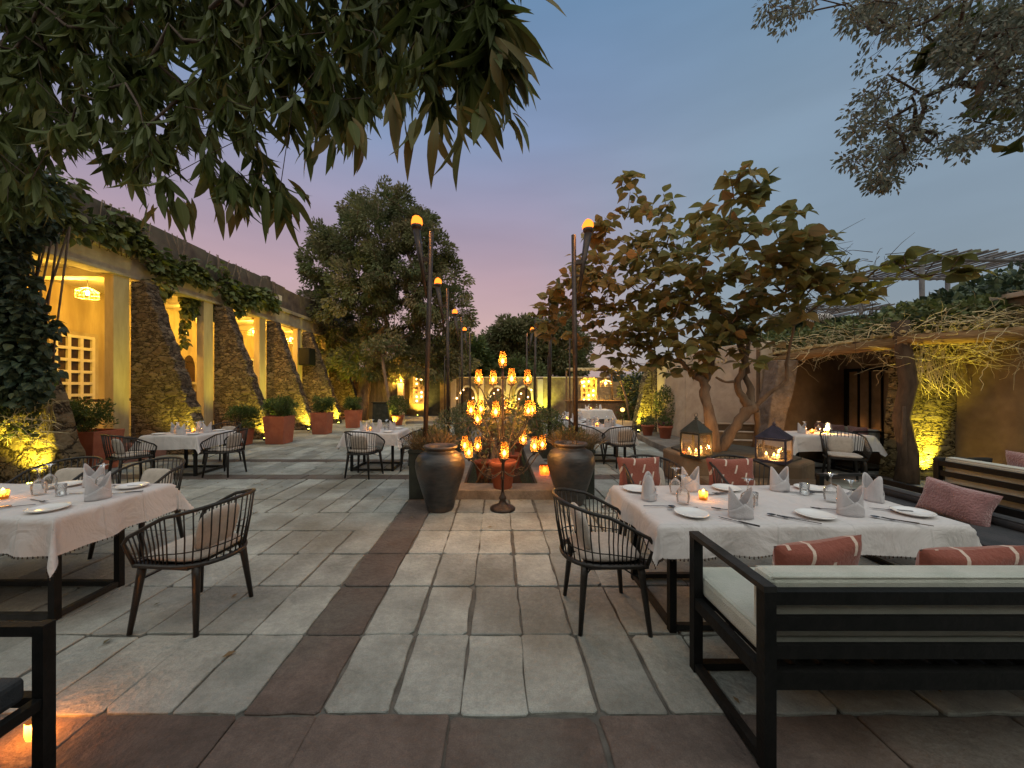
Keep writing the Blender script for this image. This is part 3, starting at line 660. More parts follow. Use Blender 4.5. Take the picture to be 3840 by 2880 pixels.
for i,(y,nm) in enumerate(((8.75,'second'),(12.2,'third'),(15.8,'fourth'))):
    for sd in (-1,1):
        e = empty('planter_box', (sd*1.16+.04,y,0), label='low dark planter at the %s torch on the %s of the channel' % (nm, 'left' if sd<0 else 'right'), cat='planter', group='black planter boxes at the torch posts')
        s = MB(); s.bx((-.26,-.26,0),(.26,.26,.42)); s.bx((-.27,-.27,.38),(.27,.27,.43)); s.build('box', M['planter_black'], e, bevel=.01)
        bush(e, (0,0,.72), (.36,.36,.42), 1500, .06, M['grey_tree'] if sd<0 else M['ivy'])
        torch(sd*1.18+.03, y, sd, 'torch post, %s along the %s side of the channel' % (nm, 'left' if sd<0 else 'right'), lit=not (sd>0 and nm in ('second','third')), lean=.03*sd)
def urn(x, y, label, sc=1.0):
    e = empty('clay_urn', (x,y,0), label=label, cat='urn', group='pair of dark glazed urns')
    s = MB(); wob = lambda a,z: 1+.012*math.sin(2*a+z*3)
    s.lathe([(.001,0),(.165,0),(.175,.02),(.20,.12),(.245,.27),(.30,.45),(.325,.57),(.318,.66),(.285,.725),(.215,.765),(.185,.785),(.19,.80),(.225,.82),(.23,.835),(.215,.85),(.18,.84),(.155,.80),(.15,.7),(.1,.66)], 40, f=wob)
    s.build('body', M['urn'], e); e.scale = (sc,)*3; return e
urn(-.76,4.95,'dark glazed clay urn left of the candle stand'); urn(1.02,5.2,'dark glazed clay urn right of the candle stand')
def round_pot(loc, r, h, label, mat='clay', group='round flower pots'):
    e = empty('flower_pot', loc, label=label, cat='pot', group=group)
    s = MB(); s.lathe([(.001,0),(r*.62,0),(r*.66,.01),(r*.92,h*.82),(r,h*.83),(r*1.02,h*.97),(r*.98,h),(r*.88,h),(r*.84,h*.85),(.001,h*.82)], 28); s.build('pot', M[mat], e); return e
e = round_pot((.075,5.52,.137),.205,.40,'red clay pot on the channel kerb behind the candle stand')
def spiky(e, c, n, h, spread=.5, mat='ivy', tm=LANCE):
    T = np.tile(np.array(c), (n,1)) + rng.normal(0,.02,(n,3)); D = np.column_stack([rng.normal(0,spread,n),rng.normal(0,spread,n),rng.uniform(.5,1.2,n)])
    leaves('foliage', T, D, rng.uniform(.6,1.2,n)*h, tm, M[mat], e)
s = MB()
for k in range(7):
    a = k*.9; s.tube([(0,0,.33),(.1*math.cos(a),.1*math.sin(a),.55),(.3*math.cos(a),.3*math.sin(a),.8+.05*k)], [.014,.01,.004], 5)
s.build('stem', M['bark'], e)
T=[];D=[]
for k in range(7):
    a=k*.9; t,d = ball(60,(.28*math.cos(a),.28*math.sin(a),.8+.05*k),(.13,.13,.12),.2); T.append(t);D.append(d)
leaves('foliage', np.vstack(T), np.vstack(D)+[0,0,.5], .075, OVAL, M['grey_tree'], e)
# plants in the channel
def channel_plant(x, y, label, h, mat='grey_tree', pot=True, spread=.35):
    e = round_pot((x,y,.03), .17, .30, label, group='potted plants standing in the channel') if pot else empty('shrub',(x,y,.03),label=label,cat='shrub',group='potted plants standing in the channel')
    tips = [(random.gauss(0,spread), random.gauss(0,spread), .35 + random.uniform(.15,1)*h) for _ in range(26)]
    nd, pr, w, lf = grow([(0,0,.1),(0,0,.32),(.02,.01,.45)], tips, .15, .03); s = MB(); limbs(s, nd, pr, w, .004, .025); s.build('stem', M['bark'], e)
    T = []; D = []
    for t in tips: a,b_ = ball(26, t, (.11,.11,.10), .1); T.append(a); D.append(b_)
    leaves('foliage', np.vstack(T), np.vstack(D)+[0,0,.3], rng.uniform(.05,.09,len(T)*26), OVAL, M[mat], e); return e
channel_plant(-.25,6.6,'leafy plant in the channel behind the left side of the candle stand',.75)
channel_plant(.30,7.3,'leafy plant in the channel behind the candle stand stem',.9,'ivy')
channel_plant(.45,9.0,'potted plant in the channel with a red pot, right of the stand',.7,'grey_tree')
channel_plant(-.3,9.8,'dark shrub in the middle of the channel',.9,'grey_tree')
channel_plant(.1,12.0,'farther shrub in the channel',1.0,'ivy'); channel_plant(-.2,14.3,'last shrub in the channel before the far wall',1.0,'grey_tree')
m = MB()
for k in range(7):
    x = random.uniform(-.4,-.05); y = 5.95+k*.12; m.tube([(x,y,.03),(x+.08,y,.25),(x+.2,y+.06,.55+.05*k)],[.03,.022,.008],6)
m.build('driftwood', M['bark'], None, org=(-.2,6.2,.03), label='bundle of bare branches leaning inside the near end of the channel', cat='branches')
# ================================================================== CANDLE STAND
def hurricane(mb, c, sc=1.0): mb.lathe([(.040,0),(.054,.018),(.055,.055),(.050,.10),(.042,.15),(.035,.195)], 18, c)
cs = empty('candle_stand', (.067,4.94,0), label='tall wrought iron candle stand with tiers of glowing glass shades on the pavement', cat='candle stand')
s = MB(); s.lathe([(.001,0),(.165,0),(.168,.025),(.15,.04),(.10,.06),(.055,.085),(.04,.13),(.052,.15),(.045,.17),(.028,.20),(.022,.24)], 28); s.build('base', M['rust'], cs)
s = MB(); s.tube([(0,0,.2),(0,0,1.9)], .017, 10)
for z in (.42,.68,.9,1.2,1.5,1.75): s.lathe([(.015,-.03),(.032,0),(.015,.03)], 12, (0,0,z))
s.build('stem', M['rust'], cs)
def stand_arm(dx, dy, z, attach):
    """one scrolled arm that carries a glass shade, its candle and its flame"""
    r = math.hypot(dx, dy); ux, uy = (dx/r, dy/r) if r > .01 else (0, 0)
    s = MB()
    if r > .01:
        pts = []
        for i in range(15):
            t = i/14; rr = r*t; zz = attach + (z-.03-attach)*(t**1.6) - .13*math.sin(math.pi*min(1,t*1.15))*(1 if t<.87 else 0.2)
            pts.append((ux*rr, uy*rr, zz))
        s.tube(pts, .0075, 6)
        # scroll
        sp = []
        for i in range(18):
            a = i*.42; q = .055*(1-i/20); sp.append((ux*(r*.45+q*math.cos(a)), uy*(r*.45+q*math.cos(a)), attach-.02+q*math.sin(a)))
        s.tube(sp, .005, 5)
    s.lathe([(.008,-.05),(.012,-.03),(.05,-.012),(.052,-.004),(.001,-.004)], 14, (dx,dy,z))
    a = s.build('arm', M['rust'], cs)
    g = MB(); hurricane(g, (dx,dy,z)); g.build('glass_shade', M['hurricane'], a)
    w = MB(); w.lathe([(.016,0),(.016,.028),(.001,.028)], 10, (dx,dy,z)); w.build('candle', M['wax'], a)
    f = MB(); f.lathe([(.001,.03),(.018,.04),(.024,.058),(.018,.078),(.007,.095),(.001,.108)], 10, (dx,dy,z)); f.build('flame', M['flame'], a)
    light('candle_light', (dx,dy,z+.085), random.uniform(3.5,6.5), (1,.47,.12), a, .034)
stand_arm(0,0,1.90,1.9)
for dx,dy in ((-.32,.05),(.11,-.25),(.335,.06),(-.13,.28)): stand_arm(dx,dy,1.66,1.40)
for dx,dy in ((-.42,.0),(-.30,.24),(-.09,-.34),(.33,-.1),(.40,.12),(.05,.40)): stand_arm(dx,dy,1.25,.98)
stand_arm(-.34,.12,1.12,.9)
for dx,dy,dz in ((-.50,.0,.0),(-.43,-.22,-.05),(-.34,.16,-.03),(.015,-.44,-.02),(.415,-.05,0),(.54,.12,.0),(.30,.38,.03)): stand_arm(dx,dy,.78+dz,.52)
e = empty('votive_lantern', (.80,6.35,.14), label='small red glowing votive on the right kerb of the channel beside the urn', cat='candle')
s = MB(); s.lathe([(.07,0),(.08,.02),(.085,.16)], 16); s.build('glass', glassmat('red_glass',(1,.30,.12),.5,.5,(1,.22,.06)), e)
s = MB(); s.lathe([(.001,.04),(.03,.05),(.035,.08),(.001,.13)], 10); s.build('flame', M['flame'], e); light('candle_light', (0,0,.09), 8, (1,.36,.10), e, .04)

# ================================================================== CHAIR
def make_chair():
    e = empty('spindle_chair', (0,0,0), label='x', cat='chair')
    def rim(t, w, d, z):                                  # U open to the front (+Y); t in 0..1
        a = math.pi * t; 
        if t < .25: u = t/.25; return Vector((w, d*(1-u) + -.02*u, z))
        if t > .75: u = (1-t)/.25; return Vector((-w, d*(1-u) + -.02*u, z))
        a = math.pi*(t-.25)/.5; return Vector((w*math.cos(a)*1.0, -.02 - (d+.04)*abs(math.sin(a))**.85, z))
    def railp(t):
        k = math.sin(math.pi*t) ** 1.15
        p = rim(t, .285 , .25, .63 + .22*k); p.y -= .03*k; return p
    def seatp(t):
        p = rim(t, .245, .22, .445); return p
    s = MB(); pts = [railp(i/36) for i in range(37)]
    a0, a1 = seatp(0), seatp(1)
    s.tube([a0 + Vector((.0,.0,0)), a0.lerp(pts[0],.55)+Vector((.0,.012,0)), pts[0]+Vector((0,-.0,-.03))] + pts[1:-1] + [pts[-1]+Vector((0,0,-.03)), a1.lerp(pts[-1],.55)+Vector((0,.012,0)), a1], .0125, 8)
    s.build('top_rail', M['chairblack'], e)
    s = MB()
    for i in range(1, 36):
        t = i/36; a = seatp(t); b_ = railp(t); s.tube([a, a.lerp(b_,.5)+Vector((0,-.006,0)), b_], .0048, 5)
    ring = [seatp(i/36).lerp(railp(i/36), .26) for i in range(37)]; s.tube(ring, .004, 5)
    s.build('spindle_back', M['chairblack'], e)
    s = MB(); s.tube([seatp(i/36) for i in range(37)] , .017, 8); s.bar(seatp(0),seatp(1),.03,.03)
    s.add([(x,y,z) for z in (.425,.437) for x,y in ((-.24,-.16),(.24,-.16),(.24,.22),(-.24,.22))], [(0,3,2,1),(4,5,6,7),(0,1,5,4),(1,2,6,5),(2,3,7,6),(3,0,4,7)])
    s.build('seat_frame', M['chairblack'], e)
    for sx_, yy in ((1,.19),(-1,.19),(1,-.17),(-1,-.17)):
        s = MB(); tx = .215 if yy > 0 else .19; s.tube([(sx_*tx,yy,.45),(sx_*(tx+.008),yy*1.05,.36),(sx_*(tx+.045),yy*1.25,0)], [.026,.024,.015], 8); s.build('leg', M['chairblack'], e)
    s = MB()
    s.tube([(-.215,.2,.34),(-.1,.03,.425),(0,0,.43),(.1,.03,.425),(.215,.2,.34)], .005, 5); s.tube([(-.2,-.2,.34),(-.1,-.05,.425),(0,0,.43),(.1,-.05,.425),(.2,-.2,.34)], .005, 5)
    s.build('stretcher', M['chairblack'], e)
    def sup(u, v, c, d, pw=.35):
        a = 2*math.pi*u; b_ = math.pi*(v-.5); q = lambda x: math.copysign(abs(x)**pw, x)
        return (c[0]+d[0]*q(math.cos(a))*abs(math.cos(b_))**.45, c[1]+d[1]*q(math.sin(a))*abs(math.cos(b_))**.45, c[2]+d[2]*math.sin(b_))
    s = MB(); s.grid(lambda u,v: sup(u,v,(0,.01,.478),(.225,.215,.035),.5), 33, 11); s.build('seat_cushion', M['cushion'], e)
    s = MB(); s.grid(lambda u,v: sup(u,v,(0,0,0),(.17,.14,.035),.5), 33, 11); o = s.build('back_cushion', M['cushion'], e)
    o.data.transform(Matrix.Translation((0,-.15,.63)) @ Matrix.Rotation(R(-76), 4, 'X'))
    return e
CH0 = make_chair(); used = [False]
def chair(x, y, face, label, group, sc=1.0):
    """face: direction (degrees) the sitter looks, 0 = away from the camera, 90 = to the left"""
    if not used[0]:
        o = CH0; used[0] = True; o.location = (x,y,0); o.rotation_euler = (0,0,R(face)); o['label'] = label; o['group'] = group
    else: o = copy_tree(CH0, None, (x,y,0), R(face), label, group)
    return o
GC = 'black spindle chairs at the tables'
chair(-2.13,2.66,84,'black spindle chair with beige cushions at the right end of the left foreground table', GC)
chair(.74,2.66,-88,'black spindle chair with beige cushions at the left end of the right foreground table', GC)
chair(-3.55,3.72,176,'spindle chair behind the left foreground table, the right one of two', GC)
chair(-4.45,3.75,184,'spindle chair behind the left foreground table, the left one of two', GC)
chair(-6.25,6.35,-28,'spindle chair at the near left of the second-row left table, its back to the camera', GC)
chair(-5.05,6.95,88,'spindle chair at the right side of the second-row left table', GC)
chair(-5.95,8.1,180,'spindle chair on the far side of the second-row left table', GC)
chair(-2.45,6.82,-12,'spindle chair on the near side of the centre-left table, its back to the camera', GC)
chair(-1.62,7.45,86,'spindle chair at the right side of the centre-left table', GC)
chair(1.62,3.85,180,'spindle chair on the far side of the right foreground table, holding the left striped pillow', GC)
chair(2.55,3.85,180,'spindle chair on the far side of the right foreground table, holding the right striped pillow', GC)
chair(2.55,7.72,14,'spindle chair with its back to the camera before the second-row right table', GC)
chair(1.98,8.15,-80,'spindle chair at the left side of the second-row right table', GC)
chair(2.35,9.35,30,'spindle chair before the third-row right table', GC)
chair(1.6,9.5,-30,'spindle chair at the near left of the third-row right table', GC)
chair(5.85,6.32,150,'spindle chair in front of the table under the barred window', GC)

# ================================================================== TABLES
def table(x0, x1, y0, y1, label, ins=.1, insy=None, h=.745, leg=.045, name='dining_table', group='black framed dining tables'):
    cx, cy = (x0+x1)/2, (y0+y1)/2; e = wthing(name, (cx,cy,0), label=label, cat='table', group=group)
    s = MB(); s.bx((x0+.01,y0+.01,h-.035),(x1-.01,y1-.01,h)); s.build('tabletop', M['wood'], e, bevel=.006)
    a0,a1,b0,b1 = x0+ins,x1-ins,y0+(insy or (ins,ins))[0],y1-(insy or (ins,ins))[1]
    for x in (a0,a1):
        for y in (b0,b1): s = MB(); s.bx((x-leg/2,y-leg/2,0),(x+leg/2,y+leg/2,h-.035)); s.build('leg', M['black'], e)
    s = MB(); q = leg/2-.004
    for y in (b0,b1): s.bx((a0+leg/2,y-q,.012),(a1-leg/2,y+q,.012+2*q))
    for x in (a0,a1): s.bx((x-q,b0+leg/2,.012),(x+q,b1-leg/2,.012+2*q))
    s.build('floor_rail', M['greymetal'], e)
    return e
def tablecloth(x0, x1, y0, y1, drop, label, h=.748, amp=.012, seed=0, corner=.42, group='white linen tablecloths', trim=True):
    cx, cy = (x0+x1)/2, (y0+y1)/2; hw, hd = (x1-x0)/2+.004, (y1-y0)/2+.004
    rg = random.Random(seed); ph = [rg.uniform(0,6.28) for _ in range(6)]
    def axis(hw):
        n = int(2*hw/.05); inner = [-hw + 2*hw*i/n for i in range(n+1)]; k = max(4, int(drop/.022)); out = [drop*(i+1)/k for i in range(k)]
        return [-hw-o for o in reversed(out)] + inner + [hw+o for o in out]
    ax, ay = axis(hw), axis(hd); e = wthing('tablecloth', (cx,cy,h), label=label, cat='tablecloth', group=group)
    def pos(u, v):
        dx = max(0, abs(u)-hw); dy = max(0, abs(v)-hd); sxn = math.copysign(1,u); syn = math.copysign(1,v)
        bx_, by_ = max(-hw,min(hw,u)), max(-hd,min(hd,v)); r = math.hypot(dx,dy)
        wr = .0026*math.sin(u*9+ph[0])*math.sin(v*8+ph[1]) + .0018*math.sin(u*21+v*13+ph[2])
        if r == 0: return (cx+bx_, cy+by_, h+.003+wr*.8)
        ang = math.atan2(dy,dx); k = math.sin(2*ang)
        flare = .012 + r*.05 + r*corner*k**1.3*(.55+.3*math.sin(7*ang+ph[2]))
        fold = amp*(r/drop)*(math.sin((u if dy>dx else v)*13+ph[3])+.6*math.sin((u if dy>dx else v)*23+ph[4])) * (1-k*.6)
        fold += .011*(r/drop)*math.sin((u if dy>dx else v)*5.1+ph[5]); o = max(.004, flare + fold + .006*(1-math.exp(-r/.01)))
        # cloth rolls over the edge, then hangs
        zz = h - max(0, r*(1-.12*k+.05*math.sin((u if dy>dx else v)*3.3+ph[1])) - .008)
        return (cx+bx_+sxn*o*math.cos(ang), cy+by_+syn*o*math.sin(ang), zz + .004*math.exp(-r/.01))
    s = MB(); s.grid(lambda a,b_: pos(ax[round(a*(len(ax)-1))], ay[round(b_*(len(ay)-1))]), len(ax), len(ay)); s.build('cloth', M['cloth'], e)
    if trim:
        s = MB(); ring = [pos(u,ay[0]) for u in ax] + [pos(ax[-1],v) for v in ay] + [pos(u,ay[-1]) for u in reversed(ax)] + [pos(ax[0],v) for v in reversed(ay)]
        for a, b_ in zip(ring, ring[1:]):
            a = Vector(a); b_ = Vector(b_); n = max(1, int((b_-a).length/.02))
            for q in range(n): p = a.lerp(b_, q/n); s.tube([p+Vector((0,0,.002)), p+Vector((random.uniform(-.003,.003),0,-random.uniform(.008,.016)))], [.0028,.0045], 4)
        s.build('tassel_trim', M['twig'], e)
    return e
LX0, LX1, LY0, LY1 = -4.75, -2.92, 2.46, 3.33
RX0, RX1, RY0, RY1 = 1.02, 2.94, 2.335, 3.27
table(LX0,LX1,LY0,LY1,'black framed dining table under the white cloth in the left foreground',.14,(.12,.31))
tablecloth(LX0,LX1,LY0,LY1,.25,'white tablecloth hanging in a folded corner on the left foreground table', amp=.022, seed=3, corner=.55)
table(RX0,RX1,RY0,RY1,'black framed dining table under the white cloth in the right foreground',.13)
tablecloth(RX0,RX1,RY0,RY1,.19,'long white tablecloth with dark tasselled hem on the right foreground table', amp=.016, seed=5)
SM = [(-6.4,-5.42,6.72,7.65,'second-row left'),(-2.92,-1.93,7.12,8.0,'centre-left'),(1.85,2.86,8.0,8.9,'second-row right'),(1.5,2.5,9.75,10.65,'third-row right'),(5.35,6.75,6.7,7.5,'window-side')]
for i,(a,b_,c_,d,nm) in enumerate(SM):
    table(a,b_,c_,d,'black framed small table at the %s place' % nm); tablecloth(a,b_,c_,d,.25 if i<2 else .28,'white tablecloth on the %s small table' % nm, amp=.014, seed=10+i, corner=.6, trim=False)
table(3.3,4.5,14.7,15.6,'black framed small table farthest back before the thatched bar'); tablecloth(3.3,4.5,14.7,15.6,.35,'white tablecloth on the farthest small table before the thatched bar', seed=31, trim=False)

# tableware, one of each kind built then copied
TOPZ = .755
def proto(build): return build()
def p_goblet():
    e = empty('upturned_goblet',(0,0,0),label='x',cat='glass')
    s = MB(); s.lathe([(.034,0),(.038,.02),(.042,.05),(.038,.08),(.022,.10),(.006,.112)], 20); s.build('bowl', M['glass'], e)
    s = MB(); s.lathe([(.006,.112),(.0045,.13),(.005,.165),(.012,.178),(.034,.184),(.036,.187),(.001,.188)], 20); s.build('stem', M['glass'], e); return e
def p_tumbler():
    e = MB(); e.lathe([(.001,.006),(.028,.006),(.03,0),(.034,.09),(.032,.09),(.028,.01)], 20); return e.build('tumbler', M['glass'], None, label='x', cat='glass')
def p_napkin():
    s = MB()
    def fn(u, v, rr=1.0):
        a = 2*math.pi*u; k = abs(math.cos(a))**1.6; h = .07 + .085*k
        r = .055*(1-.12*v)*rr; return (r*1.05*math.cos(a)*(1+.08*v*k), r*.72*math.sin(a), h*v)
    s.grid(fn, 41, 9)
    s.grid(lambda u,v: (lambda a: (.059*math.cos(a), .044*math.sin(a), (.035+.045*(1-abs(math.cos(a))))*v))(math.pi + math.pi*u), 25, 5)
    return s.build('folded_napkin', M['napkin'], None, solid=.002, label='x', cat='napkin')
def p_plate():
    s = MB(); s.lathe([(.001,.004),(.05,.004),(.062,.008),(.085,.016),(.095,.019),(.096,.016),(.064,.001),(.001,0)], 36); return s.build('side_plate', M['plate'], None, label='x', cat='plate')
def p_votive():
    e = empty('votive_candle',(0,0,0),label='x',cat='candle')
    s = MB(); s.lathe([(.001,.002),(.024,.002),(.028,.03),(.026,.06)], 18); s.build('glass', M['votive'], e)
    s = MB(); s.lathe([(.021,.004),(.021,.03),(.001,.03)], 12); s.build('wax', M['wax'], e)
    s = MB(); s.lathe([(.001,.03),(.011,.036),(.014,.046),(.007,.062),(.001,.07)], 10); s.build('flame', M['flame'], e)
    light('candle_light', (0,0,.05), 2.6, (1,.45,.12), e, .018); return e
def p_spoon():
    s = MB(); s.grid(lambda u,v: (-.0+.05*u, (.019*math.sin(math.pi*min(1,max(0,u)))**.7)*(2*v-1), .006-.004*math.sin(math.pi*u)*(1-(2*v-1)**2)+.002), 11, 7)
    s.bar((.048,0,.006),(.20,0,.004),.006,.003); return s.build('spoon', M['steel'], None, label='x', cat='spoon')
def p_fork():
    s = MB(); s.bar((.05,0,.006),(.2,0,.004),.006,.003); s.bx((.035,-.011,.005),(.052,.011,.008))
    for k in range(4): s.bar((0,-.0095+.0063*k,.010),(.037,-.0095+.0063*k,.006),.0028,.0025)
    return s.build('fork', M['steel'], None, label='x', cat='fork')
def p_knife():
    s = MB(); s.extr([(0,-.002,.004),(.02,-.009,.004),(.1,-.009,.004),(.105,0,.004),(0,.003,.004)], (0,0,.0015)); s.bar((.103,-.002,.0055),(.205,-.002,.0055),.012,.006); return s.build('knife', M['steel'], None, label='x', cat='knife')
def p_shaker():
    e = empty('salt_shaker',(0,0,0),label='x',cat='shaker'); s = MB(); s.lathe([(.001,0),(.02,0),(.018,.05)], 14); s.build('jar', M['glass'], e); s = MB(); s.lathe([(.0185,.05),(.02,.055),(.018,.07),(.001,.075)], 14); s.build('cap', M['steel'], e); return e
PR = dict(goblet=p_goblet(), tumbler=p_tumbler(), napkin=p_napkin(), plate=p_plate(), votive=p_votive(), spoon=p_spoon(), fork=p_fork(), knife=p_knife(), shaker=p_shaker())
first = {k: True for k in PR}
def put(kind, x, y, rz, label, group, z=TOPZ, sc=None):
    if first[kind]:
        first[kind] = False; o = PR[kind]; o.location = (x,y,z); o.rotation_euler = (0,0,R(rz)); o['label'] = label; o['group'] = group
        if sc: o.scale = (sc,)*3
        return o
    return copy_tree(PR[kind], None, (x,y,z), R(rz), label, group, sc)
gr = 'right front table'; GR = lambda k: k + ' on the right front table'
for x,y,rz,d in ((1.15,3.10,0,'at the far left corner behind a napkin'),(1.30,2.50,0,'near the left front edge'),(1.92,3.13,0,'on the far side behind the candle'),(2.10,2.47,0,'left of the right near napkin'),(2.80,2.52,0,'by the right front corner'),(2.62,3.13,0,'on the far side near the right end')): put('plate',x,y,rz,'white side plate '+d+' of the '+gr,GR('side plates'),sc=1.15)
for x,y,rz,d in ((1.155,2.86,70,'at the left end'),(1.60,3.10,5,'lit orange behind the candle'),(1.60,2.46,-5,'on the near side right of the candle'),(2.34,3.10,5,'on the far side in the middle'),(2.36,2.50,-8,'on the near side towards the right end'),(2.83,2.82,80,'at the right end')): put('napkin',x,y,rz,'folded napkin '+d+' of the '+gr,GR('folded napkins'),sc=1.28)
for x,y,d in ((1.43,3.0,'behind the napkin left of the candle'),(1.36,2.74,'left of the candle, nearest the camera'),(1.77,2.64,'right of the candle behind a napkin'),(2.50,2.80,'standing tallest towards the right end'),(2.46,2.60,'behind the near napkin towards the right end')): put('goblet',x,y,20*x,'upturned stemmed glass '+d+' on the '+gr,GR('upturned glasses'),sc=1.12)
put('tumbler',1.86,2.72,0,'small tumbler beside the shaker on the right foreground table',GR('tumblers')); put('tumbler',2.45,2.98,0,'small empty tumbler in the middle right of the right foreground table',GR('tumblers'))
put('votive',1.565,2.84,0,'lit votive candle glowing in the middle of the right foreground table','lit votive candles',sc=1.15)
put('shaker',1.93,2.86,0,'glass shaker with metal cap right of the candle on the right foreground table','shakers')
for k,x,y,rz,d in (('spoon',1.27,2.66,175,'at the left end'),('knife',1.18,2.60,8,'at the left end'),('spoon',1.26,2.93,150,'beside the left napkin'),('fork',1.50,2.62,-20,'in front of the candle'),('knife',1.45,2.45,-50,'beside the near left plate'),('spoon',1.80,2.50,-30,'beside the near napkin'),('fork',1.84,2.46,-38,'beside the near napkin'),('fork',1.72,2.98,20,'behind the candle'),('knife',1.62,2.95,12,'behind the candle'),('spoon',2.45,2.46,-35,'beside the right near napkin'),('fork',2.49,2.42,-38,'beside the right near napkin'),('knife',2.62,2.63,-20,'near the right plate'),('fork',2.2,2.62,-10,'behind the near plate'),('spoon',2.55,3.0,170,'by the far tumbler'),('knife',2.75,3.02,170,'at the far right')):
    put(k,x,y,rz,'metal %s %s on the %s' % (k,d,gr),GR('cutlery'),sc=1.12)
gl = 'left front table'; GL = lambda k: k + ' on the left front table'
for x,y,rz,d in ((-3.06,2.86,70,'nearest the right edge'),(-3.50,3.24,10,'on the far side'),(-4.2,2.6,10,'beyond the photo edge on the near side')): put('napkin',x,y,rz,'folded napkin '+d+' of the '+gl,GL('folded napkins'),sc=1.28)
for x,y,d in ((-3.66,2.98,'right beside the candle'),(-3.78,3.15,'just behind the one beside the candle'),(-3.30,3.12,'behind the right napkin')): put('goblet',x,y,0,'upturned stemmed glass '+d+' on the '+gl,GL('upturned glasses'),sc=1.12)
for x,y,d in ((-3.13,3.2,'at the far right corner'),(-3.13,2.6,'at the near right corner'),(-3.75,3.25,'on the far side behind the candle')): put('plate',x,y,0,'white side plate '+d+' of the '+gl,GL('side plates'),sc=1.15)
put('votive',-3.79,2.86,0,'lit votive candle glowing on the left foreground table','lit votive candles',sc=1.2)
put('tumbler',-3.45,2.95,0,'small tumbler in the middle of the left foreground table',GL('tumblers'))
for k,x,y,rz,d in (('knife',-3.12,2.98,20,'by the right napkin'),('spoon',-3.2,3.02,190,'by the right napkin'),('fork',-3.34,2.76,160,'near the front plate'),('spoon',-3.55,2.6,30,'near the front edge'),('knife',-3.68,2.56,30,'near the front edge'),('fork',-3.3,3.2,10,'at the far side')): put(k,x,y,rz,'metal %s %s on the %s' % (k,d,gl),GL('cutlery'),sc=1.12)
def small_set(x0,x1,y0,y1,nm,nv=2,full=True):
    cx,cy = (x0+x1)/2,(y0+y1)/2; g = lambda k: k+' on the '+nm+' small table'
    for i,(dx,dy) in enumerate(((-.28,-.02),(.28,.05),(-.05,.28),(.05,-.28))[:4 if full else 2]): put('napkin',cx+dx,cy+dy,60*i,'folded napkin on the %s small table' % nm,g('napkins'))
    for i,(dx,dy) in enumerate(((-.14,.10),(.15,.12),(.2,-.10),(-.12,-.16))[:4 if full else 2]): put('goblet',cx+dx,cy+dy,0,'upturned glass on the %s small table' % nm,g('glasses'))
    for i in range(nv): put('votive',cx-.12+.2*i,cy-.06+.03*i,0,'lit votive candle on the %s small table' % nm + ('' if nv==1 else ', the %s of two' % ('left' if i==0 else 'right')),'lit votive candles',sc=1.2)
    if full:
        for i,(dx,dy) in enumerate(((-.33,-.3),(.3,-.3),(.33,.3),(-.33,.28))): put('plate',cx+dx,cy+dy,0,'side plate on the %s small table' % nm,g('side plates'))
for (a,b_,c_,d,nm),nv in zip(SM,(2,1,2,1,1)): small_set(a,b_,c_,d,nm,nv,nm!='window-side')
small_set(3.3,4.5,14.7,15.6,'farthest',1,False)

# ================================================================== PILLOWS
def pillow(loc, w, h, t, rx, rz, label, mat='kilim', ry=0):
    s = MB()
    def fn(sgn):
        def f(u, v):
            x, z = 2*u-1, 2*v-1; k = max(0,(1-x**4))**.5 * max(0,(1-z**4))**.5
            pin = 1 - .10*(1-abs(z))*abs(x)**2 ; pz = 1 - .10*(1-abs(x))*abs(z)**2
            return (x*w/2*pin, sgn*t/2*k*(1+.08*math.sin(5*x+3*z)), z*h/2*pz)
        return f
    s.grid(fn(-1),25,21); s.grid(fn(1),25,21)
    o = s.build('cushion_pillow', M[mat], None, label=label, cat='pillow', group='throw pillows on the seats')
    o.location = loc; o.rotation_euler = (R(rx),R(ry),R(rz)); return o
pillow((1.52,4.0,.70),.48,.33,.13,-12,4,'rust kilim pillow with pale dashes on the far left chair of the right table')
pillow((2.50,4.0,.69),.50,.33,.13,-12,-3,'rust kilim pillow with pale dashes on the far right chair of the right table')
pillow((3.78,3.08,.66),.44,.30,.15,-14,-76,'fluffy dusty pink pillow at the right end of the right table','pinkfur',8)
pillow((1.64,1.93,.665),.47,.34,.13,12,3,'rust kilim pillow with pale dashes on the near bench, left one',ry=-6)
pillow((2.42,1.93,.64),.50,.32,.13,14,-4,'reddish pillow on the near bench, right one cut by the photo edge',ry=-4)

